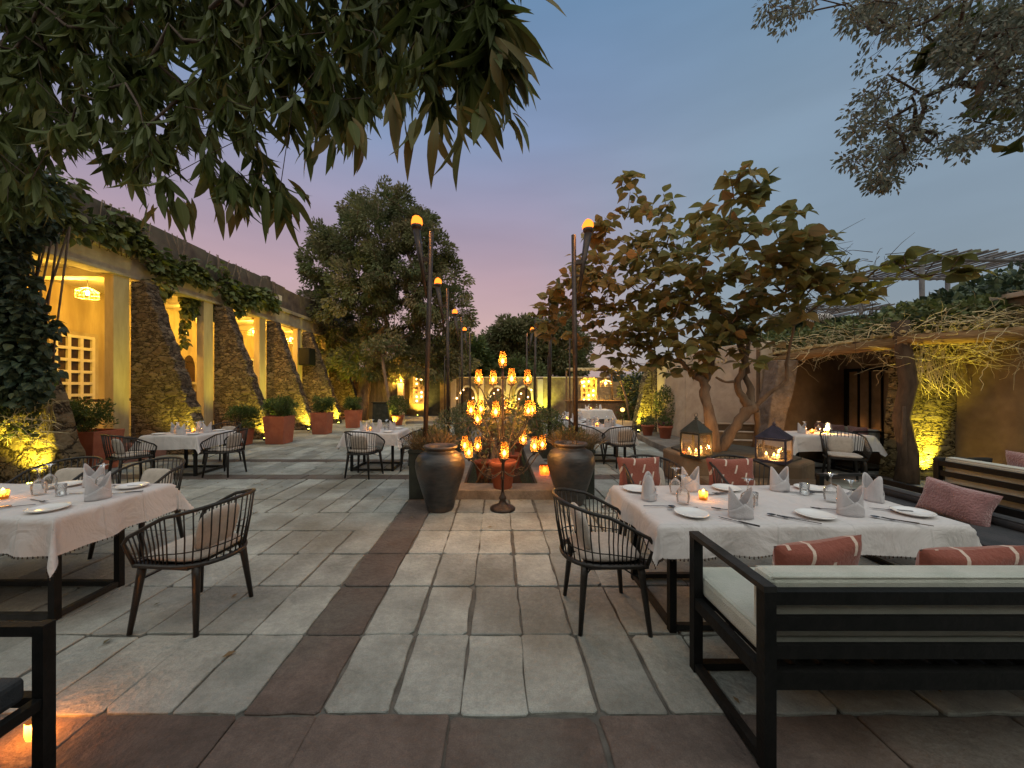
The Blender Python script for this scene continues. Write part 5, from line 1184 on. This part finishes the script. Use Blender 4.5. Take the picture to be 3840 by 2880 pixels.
basket_lamp('hanging_lamp',(5.0,17.3,1.85),'bright yellow basket lamp hanging under the thatched bar roof','hanging basket lamps at the far end',380,1.25,.45)
basket_lamp('hanging_lamp',(4.0,17.6,1.9),'smaller basket lamp at the left of the thatched bar','hanging basket lamps at the far end',60,.8,.45)
for k in range(14): put('goblet',4.35+.12*k,17.5+.12*(k%3),0,'upturned glass lined up on the bar counter','glasses on the bar counter',z=1.052,sc=1.1)
for k,(x,y,l) in enumerate(((3.0,14.3,'left of the farthest table'),(4.95,14.8,'right of the farthest table'))):
    e = empty('standing_lamp',(x,y,0),label='small orange globe lamp on a thin stake '+l,cat='lamp',group='orange stake lamps'); s = MB(); s.tube([(0,0,0),(0,0,.68)],.012,6); s.build('stake', M['rust'], e)
    s = MB(); s.lathe([(.001,-.08),(.07,-.05),(.085,0),(.07,.05),(.001,.08)],14,(0,0,.76)); s.build('globe', emat('orange_globe%d' % k,(1,.42,.10),4), e); light('globe_light',(0,0,.76),7,(1,.42,.12),e,.09)
# ================================================================== TREES
def skeleton_tree(name, base, trunks, tips, label, bark, rmax, rmin, leafsets, step=.4, jit=.06, sag=0, pw=.5, cat='tree', group=None):
    e = wthing(name, base, label=label, cat=cat, group=group)
    nodes, par, w, lf = grow(trunks, tips, step, jit, sag); s = MB(); limbs(s, nodes, par, w, rmin, rmax, pw); s.build('trunk', bark, e)
    return e, nodes, lf
# --- the twisted broad-leaved tree on the right
def ell(n, c, r, lo=.0): p,_ = ball(n, c, r, lo); return [tuple(q) for q in p]
trA = [Vector(p) for p in ((3.62,6.15,.45),(3.75,6.3,.9),(3.55,6.45,1.5),(3.3,6.5,1.95),(3.45,6.55,2.25))]
e = wthing('twisted_tree', (4.0,6.4,.45), label='broad-leaved tree with twisting pale trunks rising from the stone planter on the right', cat='tree')
def limb(mb, pts, r):
    P_ = [Vector(p) for p in pts]; out = []; rr = []
    for i in range(len(P_)-1):
        for k in range(4):
            t_ = k/4; p0 = P_[max(0,i-1)]; p1 = P_[i]; p2 = P_[i+1]; p3 = P_[min(len(P_)-1,i+2)]
            q = .5*((2*p1)+(-p0+p2)*t_+(2*p0-5*p1+4*p2-p3)*t_*t_+(-p0+3*p1-3*p2+p3)*t_**3); out.append(q + Vector((random.gauss(0,.008),random.gauss(0,.008),0)))
            u = (i+t_)/(len(P_)-1); rr.append((r[0]*(1-u)+r[1]*u)*(1+.10*math.sin(9*u+i)))
    out.append(P_[-1]); rr.append(r[1]); mb.tube(out, rr, 10)
W_ = lambda x, y, Y: tuple(P(x, y, Y))
m = MB()
limb(m, [W_(2680,1700,6.35),W_(2660,1560,6.35),W_(2645,1500,6.4),W_(2640,1440,6.45),W_(2610,1410,6.5)],(0.096,0.063))
limb(m, [W_(2610,1412,6.5),W_(2580,1385,6.5),W_(2540,1340,6.4)],(0.052,0.022)); limb(m, [W_(2640,1440,6.45),W_(2665,1395,6.5),W_(2678,1340,6.5),W_(2700,1250,6.5)],(0.052,0.022))
limb(m, [W_(2690,1700,6.5),W_(2745,1615,6.45),W_(2800,1545,6.4),W_(2835,1525,6.4)],(0.089,0.089))
limb(m, [W_(2820,1530,6.4),W_(2790,1500,6.4),W_(2765,1450,6.4),W_(2780,1400,6.4),W_(2790,1340,6.4),W_(2745,1200,6.2)],(0.074,0.030))
limb(m, [W_(2815,1530,6.4),W_(2815,1460,6.45),W_(2790,1400,6.5),W_(2800,1330,6.5),W_(2830,1180,6.6)],(0.067,0.026))
limb(m, [W_(2825,1530,6.4),W_(2885,1475,6.3),W_(2945,1425,6.2),W_(2955,1340,6.1),W_(2975,1220,6.0)],(0.041,0.018))
limb(m, [W_(2755,1430,6.4),W_(2720,1432,6.4),W_(2685,1415,6.4)],(0.022,0.018)); limb(m, [W_(2838,1540,6.4),W_(2838,1610,6.6),W_(2825,1690,6.9)],(0.044,0.037))
m.build('trunk', M['palebark'], e)
# crown regions given as (photo x, photo y, depth, radius in metres, tips)
CR = [(2150,1180,7.2,.62,24),(2250,1080,7.0,.75,34),(2380,1000,6.8,.85,44),(2330,1260,7.0,.75,34),(2480,1150,6.6,.9,48),(2550,1270,6.5,.8,34),(2600,1000,6.3,.85,44),(2700,1130,6.2,.85,44),(2780,1260,6.2,.65,24),(2440,860,6.8,.55,18),(2380,760,6.9,.35,8),(2360,680,6.9,.2,4),(2500,780,6.7,.3,6),(2270,880,7.1,.4,9),(2230,870,7.1,.3,5),(2100,1120,7.3,.35,7),(2060,1190,7.4,.35,7),(2050,1130,7.4,.2,3),
      (2620,840,5.6,.4,9),(2760,830,5.0,.45,12),(2770,720,4.6,.28,5),(2790,660,4.4,.12,2),(2820,760,4.6,.22,4),(2880,900,5.2,.55,14),(2960,850,4.8,.25,4),(3000,930,5.2,.38,8),(2900,1050,5.6,.6,18),(3050,1060,5.4,.35,7),(2600,1330,6.6,.45,10),(2300,1380,7.2,.28,5),(2480,1370,6.9,.3,6),(2180,1290,7.4,.3,6),(2840,1180,6.0,.5,12),(3060,960,5.3,.35,8),(3120,1040,5.3,.4,9),(3000,1130,5.6,.4,9),(2930,980,5.2,.4,9),(3200,1090,5.5,.3,6),(2130,1080,7.2,.4,9),(2200,1000,7.2,.4,9),(2060,1240,7.4,.35,6)]
tips = []
for x,y,Y,r,n_ in CR:
    c_ = P(x,y,Y); tips += ell(n_, tuple(c_), (r,r*.8,r*.85), .1)
roots = [Vector(W_(2800,1400,6.45)),Vector(W_(2790,1330,6.4)),Vector(W_(2765,1260,6.3)),Vector(W_(2745,1200,6.2))]
nodes, par, w2, lf = grow(roots, tips, .3, .045, .02); s = MB(); limbs(s, nodes, par, w2, .0055, .055, .55); s.build('branches', M['bark'], e)
T=[];D=[];S=[];RN=[]
for t_ in tips:
    n_ = random.choice((3,4,4,5)); a0 = random.random()*6.28; tv = np.array(t_); warm_lit_tone = .35 if t_[2] > 3.9 and t_[0] > 3 else .6  # warm lamp glow from below and left put into the leaf tone
    for k in range(n_):
        a = a0 + k*6.28/n_ + random.gauss(0,.3); d = np.array([math.cos(a), math.sin(a), random.uniform(-.75,.45)]); T.append(tv + d*.035); D.append(d); S.append(random.uniform(.14,.24)); RN.append(min(1,max(0,random.gauss(warm_lit_tone + (.25 if t_[0]<2.2 else 0),.22))))
idx = [l for l in range(len(nodes)) if random.random() < .42 and w2[l] < 12]
for l in idx:
    d = np.array([random.gauss(0,1),random.gauss(0,1),random.gauss(-.3,.5)]); T.append(np.array(nodes[l])); D.append(d); S.append(random.uniform(.15,.26)); RN.append(min(1,max(0,random.gauss(.45,.25))))
leaves('crown', T, D, S, FIGL, M['fig'], e, tuple(e.location), rnd=np.array(RN), roll=.5)
# thin dry seed stalks at the right of the crown
s = MB()
for k in range(150):
    x = random.uniform(2900,3330); y = random.uniform(930,1200); p = P(x,y,random.uniform(5.6,6.6)); d = Vector((random.gauss(0,.25),random.gauss(0,.2),random.gauss(.05,.18))); s.tube([p,p+d*.7+Vector((0,0,.03)),p+d*1.3],[.006,.004,.002],4)
s.build('bare_twigs', M['twig'], e)
tp = [tuple(P(x,y,Y)) for x,y,Y in ((3300,1000,5.4),(3350,980,5.2),(3400,1010,5.0),(3460,1040,4.9),(3560,1020,4.7),(3600,960,4.6),(3640,1010,4.6),(3310,1060,5.3),(3230,1060,5.5),(3180,1110,5.6),(3120,960,5.5),(3100,1130,5.6),(3390,960,5.0),(3200,1000,5.5),(3150,1060,5.5),(3520,960,4.8),(3590,1030,4.7))]
nodes, par, w2, lf = grow([Vector(P(2975,1220,6.0)),Vector(P(3060,1150,5.8)),Vector(P(3150,1090,5.6))], tp, .25, .03); s = MB(); limbs(s, nodes, par, w2, .006, .02, .5); s.build('side_branch', M['bark'], e)
T=[];D=[]
for t_ in tp:
    for k in range(4): a = random.random()*6.28; T.append(t_); D.append((math.cos(a),math.sin(a),random.uniform(-.5,.4)))
leaves('side_leaves', T, D, rng.uniform(.16,.27,len(T)), FIGL, M['fig'], e, tuple(e.location), rnd=rng.uniform(0,.6,len(T)), roll=.5)

# --- big grey-green tree left of centre
e = wthing('grey_tree', (-6.9,19.0,0), label='big round grey-green tree with lobed crown left of the torch row', cat='tree')
LB = [(1310,1010,170,130),(1200,1010,70,60),(1210,900,60,60),(1180,1160,60,60),(1290,1150,150,110),(1250,1290,110,90),(1420,870,150,140),(1330,800,50,60),(1430,760,60,70),(1510,790,50,70),(1570,890,60,90),(1590,830,40,45),(1500,1000,170,150),(1480,1180,190,140),(1430,1320,170,90),(1640,960,60,80),(1680,1060,80,100),(1700,1180,80,100),(1640,1260,110,110),(1560,1360,170,70),(1700,1340,90,70),(1350,1370,110,60),(1240,1230,90,80),(1180,1290,55,50),(1620,1370,120,60),(1350,1080,130,120),(1380,930,120,100),(1600,1100,110,120),(1270,930,80,60),(1720,1290,40,60)]
T=[];D=[];tips=[];SZ=[];RN=[]
for x,y,rx,ry in LB:
    Y = 19.0 + random.uniform(-1.6,.8) + abs(x-1460)/330*.8; c_ = P(x,y,Y); k = Y/F; rr = (rx*k, min(rx,ry)*k*.9+.35, ry*k)
    tips.append(tuple(c_)); nc = int(14 + rx*ry/420)
    cc, dd = ball(nc, tuple(c_), rr, .35)
    for q, dq in zip(cc, dd):
        tips.append(tuple(q)); g = random.gauss(.45,.22); n_ = 95; a,b_ = ball(n_, q, (.36,.36,.30), .2); T.append(a); D.append(b_*.5 + dq*.9 + np.array([0,0,-.25])); SZ.append(rng.uniform(.12,.20,n_)); RN.append(np.clip(rng.normal(g,.13,n_),0,1))
nodes, par, w2, lf = grow([Vector((-6.9,19.0,0)),Vector((-6.85,19.0,1.0)),Vector((-6.7,18.9,2.0)),Vector((-6.3,18.8,3.0)),Vector((-5.9,18.8,4.2))], tips, .9, .10); s = MB(); limbs(s, nodes, par, w2, .02, .30, .5, 5); s.build('trunk', M['bark'], e)
leaves('crown', np.vstack(T), np.vstack(D), np.concatenate(SZ), OVAL, M['grey_tree'], e, tuple(e.location), rnd=np.concatenate(RN))
# leaning thin trunk with its own small crown
e = wthing('leaning_tree', (-4.7,16.6,0), label='thin pale leaning trunk lit orange with a small crown, under the big grey tree', cat='tree')
tips = ell(26, (-5.2,16.9,3.5), (.9,.8,.6), .2); nodes, par, w2, lf = grow([Vector((-4.7,16.6,0)),Vector((-4.85,16.6,1.2)),Vector((-5.05,16.6,2.4))], tips, .4, .05); s = MB(); limbs(s, nodes, par, w2, .012, .07, .5); s.build('trunk', M['palebark'], e)
T=[];D=[]
for t_ in tips: a,b_ = ball(60, t_, (.28,.28,.2), .2); T.append(a); D.append(b_)
leaves('crown', np.vstack(T), np.vstack(D)+[0,0,-.2], rng.uniform(.10,.18,26*60), OVAL, M['grey_tree'], e, tuple(e.location))
# trees beyond the end wall
def far_tree(x, yb, Y, blobs, label, mat, sz=.26, n_=70, group='trees beyond the end wall'):
    c0 = P(x,VY,Y); e = wthing('round_tree', (c0.x,Y,0), label=label, cat='tree', group=group); T=[];D=[];RN=[];tips=[]
    for bx_,by_,r in blobs:
        c_ = P(bx_,by_,Y+random.uniform(-.6,.6)); rr = r*Y/F; cc,dd = ball(int(8+r*r/120), tuple(c_), (rr,rr,rr*.85), .3)
        for q,dq in zip(cc,dd): tips.append(tuple(q)); g=random.gauss(.4,.2); a,b_ = ball(n_, q, (.55,.55,.42), .2); T.append(a); D.append(b_+dq*.6); RN.append(np.clip(rng.normal(g,.12,n_),0,1))
    nodes, par, w2, lf = grow([Vector((c0.x,Y,0)),Vector((c0.x,Y,1.8))], tips, 1.0, .1); s = MB(); limbs(s, nodes, par, w2, .025, .22, .5); s.build('trunk', M['bark'], e)
    T = np.vstack(T); leaves('crown', T, np.vstack(D), rng.uniform(.7,1.3,len(T))*sz, OVAL, M[mat], e, tuple(e.location), rnd=np.concatenate(RN)); return e
far_tree(1900,1400,26,[(1860,1290,60),(1920,1240,55),(1960,1230,50),(1900,1350,75),(1990,1310,60),(1810,1340,50),(1830,1400,60)],'round tree behind the candle stand, beyond the end wall','grey_tree')
far_tree(2090,1400,27,[(2060,1230,50),(2110,1220,45),(2070,1310,70),(2150,1290,55),(2120,1360,65),(2160,1370,40),(2020,1370,50)],'round grey-green tree beyond the end wall left of the thatched bar','grey_tree')
far_tree(1760,1400,24,[(1750,1320,60),(1720,1370,50),(1790,1370,50),(1690,1300,40)],'leafy tree beyond the end wall under the right side of the big grey tree','deep')
far_tree(1960,1400,23.5,[(1930,1380,40),(1990,1395,38),(1880,1395,30)],'low bright green shrub tree just over the end wall behind the candle stand','ivy',.2)
far_tree(2400,1420,17.5,[(2395,1440,30),(2420,1480,32),(2370,1470,26),(2410,1540,40),(2370,1560,36)],'dusky shrub tree between the thatched bar and the stone pier','dusky',.16,60)
far_tree(2320,1420,30,[(2300,1420,22),(2340,1430,20),(2360,1440,18)],'small distant tree beyond the thatched bar','dusky',.2,40)
far_tree(1560,1400,24.5,[(1560,1400,50),(1620,1390,50),(1480,1400,60),(1660,1400,40)],'dark leafy tree filling the gap over the doorway in the end wall','deep')

# --- overhanging mango tree
e = wthing('overhanging_tree', (-4.6,.4,0), label='dark overhanging tree with long drooping leaves filling the upper left', cat='tree')
def inpoly(x, y, poly):
    c = False; n_ = len(poly); j = n_-1
    for i in range(n_):
        if (poly[i][1] > y) != (poly[j][1] > y) and x < (poly[j][0]-poly[i][0])*(y-poly[i][1])/(poly[j][1]-poly[i][1])+poly[i][0]: c = not c
        j = i
    return c
UP = [(-500,-500),(1960,-500),(1870,20),(1860,90),(1880,200),(1820,310),(1720,350),(1640,380),(1540,340),(1450,300),(1370,370),(1300,430),(1210,470),(1100,470),(1000,440),(960,520),(1010,640),(1100,700),(1060,730),(960,720),(900,740),(760,700),(640,660),(600,740),(560,760),(480,650),(400,640),(330,560),(260,560),(180,560),(170,640),(240,700),(120,800),(-500,900)]
HOLES = [(235,640,75),(300,560,45),(690,640,55),(560,690,45),(870,560,55),(1010,480,30),(430,370,28),(470,440,30),(585,385,22),(640,215,35),(740,215,40),(740,400,32),(680,545,35),(890,400,28),(1000,420,35),(1135,400,28),(1180,470,26),(1740,30,25),(1760,160,25),(1840,270,22),(30,390,40),(1500,370,25),(420,720,35)]
tips = []
while len(tips) < 1600:
    x = random.uniform(-450,1960); y = random.uniform(-450,900)
    if x > 900 and random.random() < .25: continue
    if not inpoly(x,y,UP) or any((x-hx)**2+(y-hy)**2 < (hr*1.2)**2 for hx,hy,hr in HOLES): continue
    Y = 1.65 + (1960-x)/1960*2.1 + random.random()*.9*(1 if x<1500 else .35)
    Y = min(Y, 4.4); tips.append(tuple(P(x,y,Y)))
for _ in range(620):                                   # unseen crown added over and behind the viewer to darken the foreground
    x = random.uniform(-6,3.2); y = random.uniform(-3,-.05) if x > -1 else random.uniform(-3,.9); tips.append((x, y, random.uniform(2.9,4.2)+.12*abs(y)))
tips = [t_ for t_ in tips if (Vector(t_)-Vector((0,0,1.6))).length > 1.2]
nodes, par, w2, lf = grow([Vector((-4.9,-1.2,0)),Vector((-4.9,-1.2,1.4)),Vector((-4.6,-1.0,2.8)),Vector((-3.8,-.6,3.8)),Vector((-2.8,.2,4.4)),Vector((-1.6,.9,4.5))], tips, .4, .04, .05); s = MB(); limbs(s, nodes, par, w2, .003, .10, .95); s.build('trunk', M['twig'], e)
T=[];D=[];S=[];RN=[];WD=[]
for t_ in tips:
    n_ = random.randint(8,12); tv = np.array(t_); near = t_[1] < 1.4; base = random.gauss(.38,.16)
    out = tv - np.array([-3.0,1.2,4.4]); out /= np.linalg.norm(out)
    for k in range(n_):
        a = random.random()*6.28; h_ = random.uniform(.15,.8); d = np.array([math.cos(a)*h_, math.sin(a)*h_, -random.uniform(.45,1.0)]) + out*.35
        T.append(tv + np.array([0,0,random.uniform(-.02,.05)])); D.append(d); S.append(random.uniform(.17,.28)); RN.append(min(1,max(0,random.gauss(base,.15)))); WD.append(random.uniform(.8,1.25))
T=np.array(T);D=np.array(D);S=np.array(S)*rng.uniform(.6,1.15,len(T));RN=np.array(RN);WD=np.array(WD);hf=rng.random(len(T))<.5
leaves('crown', T[hf], D[hf], S[hf], LANCE, M['mango'], e, tuple(e.location), rnd=RN[hf], roll=.7, wid=WD[hf])
leaves('crown', T[~hf], D[~hf], S[~hf], LANCE2, M['mango'], e, tuple(e.location), rnd=RN[~hf], roll=.9, wid=WD[~hf])
# hand-placed leading leaves at the tips of the right-hand sprays
HL = [((1900,70),(2112,196),1.75),((1870,180),(2055,350),1.7),((1860,40),(2010,10),1.8),((1900,250),(2000,352),1.75),((1830,130),(2105,200),1.9),((1860,60),(1995,5),1.9),((1870,90),(2050,340),1.75),((1900,160),(2010,345),1.8),((1800,380),(1845,580),1.75),((1740,420),(1690,690),1.8),((1640,440),(1600,665),1.9),((1560,440),(1500,640),1.85),((1700,400),(1870,430),1.8),((1480,380),(1475,570),2.0),((1900,430),(1985,540),1.8),((1890,380),(1920,450),1.8),((1320,440),(1400,570),2.2),((1180,520),(1100,650),2.6),((1150,520),(1175,655),2.6),((1250,520),(1240,640),2.5),((1340,500),(1350,640),2.4),((1000,700),(990,890),2.9),((1060,720),(1090,920),2.9),((1080,720),(1190,850),2.9),((1110,700),(1180,760),2.9),((700,740),(740,880),3.2),((630,740),(690,880),3.2),((560,760),(520,860),3.4),((820,740),(835,880),3.1),((900,740),(890,850),3.0)]
T=[];D=[];S=[];WD=[]
for (x0,y0),(x1,y1),Y in HL:
    a = P(x0,y0,Y); b_ = P(x1,y1,Y-.08); d = b_-a; T.append(tuple(a)); D.append(tuple(d)); S.append(d.length); WD.append(min(1.2,.19/d.length)+.15)
    for q in range(3): j = Vector((random.gauss(0,.025),random.gauss(0,.05),random.gauss(0,.025))); dd = d*random.uniform(.55,.85) + Vector((random.gauss(0,.05),random.gauss(0,.06),random.gauss(0,.03))); T.append(tuple(a+j)); D.append(tuple(dd)); S.append(dd.length); WD.append(1)
leaves('spray_leaves', T, D, S, LANCE, M['mango'], e, tuple(e.location), rnd=rng.uniform(.5,1,len(T)), roll=.3, wid=np.array(WD))

# --- fine-leaved tree at the upper right
e = wthing('feathery_tree', (7.2,2.2,0), label='feathery fine-leaved branches hanging in from the upper right corner', cat='tree')
FC = [(2870,20,45,.5),(2930,60,45,.5),(2960,10,60,.6),(3030,15,50,.5),(3180,60,55,1),(3250,30,80,1),(3340,50,80,1),(3430,40,80,1),(3300,85,50,.8),(3400,100,70,.7),(3560,60,110,1.2),(3700,80,130,1.4),(3800,160,120,1.3),(3480,170,55,.5),(3560,210,60,1.6),(3640,140,70,1),(3760,330,90,1.2),(3820,420,80,1.2),(3660,260,70,.7),(3700,450,70,.9),(3640,540,45,1),(3580,545,28,1),(3240,240,40,.25),(3280,370,50,.7),(3260,390,40,.7),(3320,300,60,.3),(3420,300,60,.35),(3350,450,70,.6),(3220,480,45,.7),(3190,600,30,.7),(3240,520,60,.6),(3350,520,75,1.3),(3430,480,60,.6),(3500,500,40,.5),(3380,590,60,1.1),(3290,640,50,1.2),(3330,670,30,1),(3200,440,30,.4),(3460,380,50,.3),(3560,340,50,.35),(3870,300,100,1.3),(3900,60,150,1.4),(3950,450,80,1)]
tips=[];T=[];D=[];SZ=[]
for x,y,r,dn in FC:
    for q in range(int(2 + r*dn/7)):
        Y = random.uniform(3.3,4.6); an = random.random()*6.28; rr = r*random.random()**.5; p = np.array(P(x+rr*math.cos(an), y+rr*math.sin(an), Y)); tips.append(tuple(p))
        n_ = int(20*dn+8); a,b_ = ball(n_, p, (.10,.10,.085), .1); T.append(a); D.append(b_ + np.array([-.3,0,-.6])); SZ.append(rng.uniform(.034,.068,n_))
nodes, par, w2, lf = grow([Vector((7.6,2.2,0)),Vector((7.5,2.4,3.0)),Vector((6.9,3.2,4.8)),Vector((6.4,3.9,5.4)),Vector(P(3840,120,4.2)),Vector(P(3700,300,4.1))], tips, .22, .025, .02); s = MB(); limbs(s, nodes, par, w2, .0028, .06, .6); s.build('trunk', M['twig'], e)
leaves('crown', np.vstack(T), np.vstack(D), np.concatenate(SZ), OVAL, M['fine'], e, tuple(e.location))
T=[];D=[]
for x,y,r,n_ in ((3540,215,60,26),(3610,205,50,18),(3475,215,35,10),(3680,380,30,2),(3790,420,50,6),(3640,60,80,12),(3780,60,80,10),(3820,560,50,5)):
    for q in range(n_): T.append(tuple(P(x+random.uniform(-r,r),y+random.uniform(-r,r)*.5,4.0))); D.append((-1,random.gauss(0,.4),random.gauss(-.2,.35)))
leaves('large_leaves', T, D, rng.uniform(.12,.20,len(T)), FIGL, M['mango'], e, tuple(e.location))
s = MB(); limb(s, [W_(3990,-60,4.2),W_(3860,60,4.15),W_(3760,200,4.1),W_(3690,300,4.1),W_(3650,420,4.1)],(.075,.03)); limb(s, [W_(3920,-40,4.3),W_(3700,120,4.3),W_(3560,180,4.25)],(.04,.012)); s.build('branch', M['palebark'], e)

# --- climbing vines on the colonnade
e = wthing('climbing_vine', (-8.7,10,5), label='heart-leaved vine trailing over the dark parapet of the colonnade', cat='vine', group='vines on the colonnade')
T=[];D=[];st=[]
def vclump(x, y, z, r, n_, hang=-.4): a,b_ = ball(n_,(x,y,z),r,.2); T.append(a); D.append(b_ + np.array([.5,0,hang]))
for k in range(125):
    y = random.uniform(7.2,14.6); u = (y-7.2)/8; zt = 5.62-.5*random.random()**2-.55*u+.15*math.sin(y*2.3); zb = (4.75 if y<9.5 else 4.45+.35*math.sin(y*1.9)); z = zt - (zt-zb)*random.random()*(1 if y<12.8 else .5)
    if y < 9.0 and z < 4.9 and random.random() < .6: continue
    vclump(XF+.12+.12*random.random(), y, z, (.14,.25,.20), 15)
for k in range(12): y = random.uniform(5.8,7.6); vclump(XF+.2, y, random.uniform(4.9,5.9), (.2,.3,.25), 34)
# hanging strands
for (x0,y0,x1,y1,Y) in ((695,1090,690,1290,11.0),(740,1060,715,1180,11.2),(700,1060,700,1180,11.0),(800,1060,790,1190,11.9),(840,1090,840,1160,12.4),(850,1150,845,1210,12.4),(560,1000,570,1060,9.9),(620,1010,610,1080,10.3),(640,1060,600,1110,10.2)):
    a = P(x0,y0,Y); b_ = P(x1,y1,Y); st.append((a,b_))
    for q in range(16): p = a.lerp(b_, q/15); vclump(p.x,p.y,p.z,(.07,.07,.07),6,-.9)
leaves('foliage', np.vstack(T), np.vstack(D), rng.uniform(.13,.22,sum(len(t_) for t_ in T)), HEART, M['ivy'], e, tuple(e.location), roll=.5)
s = MB()
for a,b_ in st: s.tube([a, a.lerp(b_,.5)+Vector((.03,0,0)), b_], .008, 5)
for k in range(40): y = random.uniform(7.2,15); s.tube([(XF+.06,y,ZP),(XF+.1,y+random.uniform(-.3,.3),5.2),(XF+.1,y+random.uniform(-.5,.5),4.7)],.012,5)
s.build('stem', M['bark'], e)
e = wthing('ivy_column', (-7.6,6.2,0), label='thick dark ivy mass hanging down the nearest buttress at the left edge', cat='vine', group='vines on the colonnade')
T=[];D=[]
PLY = [(-400,480),(140,640),(230,760),(170,880),(60,910),(80,1010),(110,1060),(135,1150),(185,1240),(160,1300),(170,1350),(190,1420),(150,1440),(160,1480),(90,1500),(10,1530),(-400,1580)]
cnt = 0
while cnt < 720:
    x = random.uniform(-400,340); y = random.uniform(480,1600)
    if not inpoly(x,y,PLY): continue
    cnt += 1; Y = random.uniform(5.5,6.15); p = P(x,y,Y); a,b_ = ball(30, tuple(p), (.17,.17,.17), .2); T.append(a); D.append(b_ + np.array([.3,-.4,-.5]))
T = np.vstack(T); leaves('foliage', T, np.vstack(D), rng.uniform(.07,.14,len(T)), HEART, M['dusky'], e, tuple(e.location), roll=.6)
s = MB()
for k in range(26): x = random.uniform(-8.6,-7.2); s.tube([(x,6.05,.9),(x+random.uniform(-.2,.2),5.95,2.2),(x+random.uniform(-.5,.5),6.0,4.2)],.014,5)
s.build('stem', M['bark'], e)
e = wthing('dry_creeper', (-7.8,6.1,.8), label='pale dry creeper twigs over the uplit boulder wall at the left edge', cat='vine', group='vines on the colonnade')
s = MB()
for k in range(260):
    p = P(random.uniform(-150,190), random.uniform(1480,1660), random.uniform(5.75,6.1)); d = Vector((random.gauss(0,.22),random.gauss(0,.06),random.gauss(-.03,.12))); s.r = random.random(); s.tube([p,p+d*.6+Vector((0,0,.05)),p+d*1.3],[.006,.005,.002],4)
s.build('twigs', M['drytwig'], e)
T = np.array([tuple(P(random.uniform(-100,150), random.uniform(1480,1640), 5.9)) for _ in range(260)]); leaves('foliage', T, rng.normal(0,1,(260,3)), .09, HEART, M['ivy'], e, tuple(e.location))

for o in bpy.data.objects:
    if o.get('label') and len(o['label'].replace(',', ' ').split()) > 16: print('LONG', o.name, o['label'])
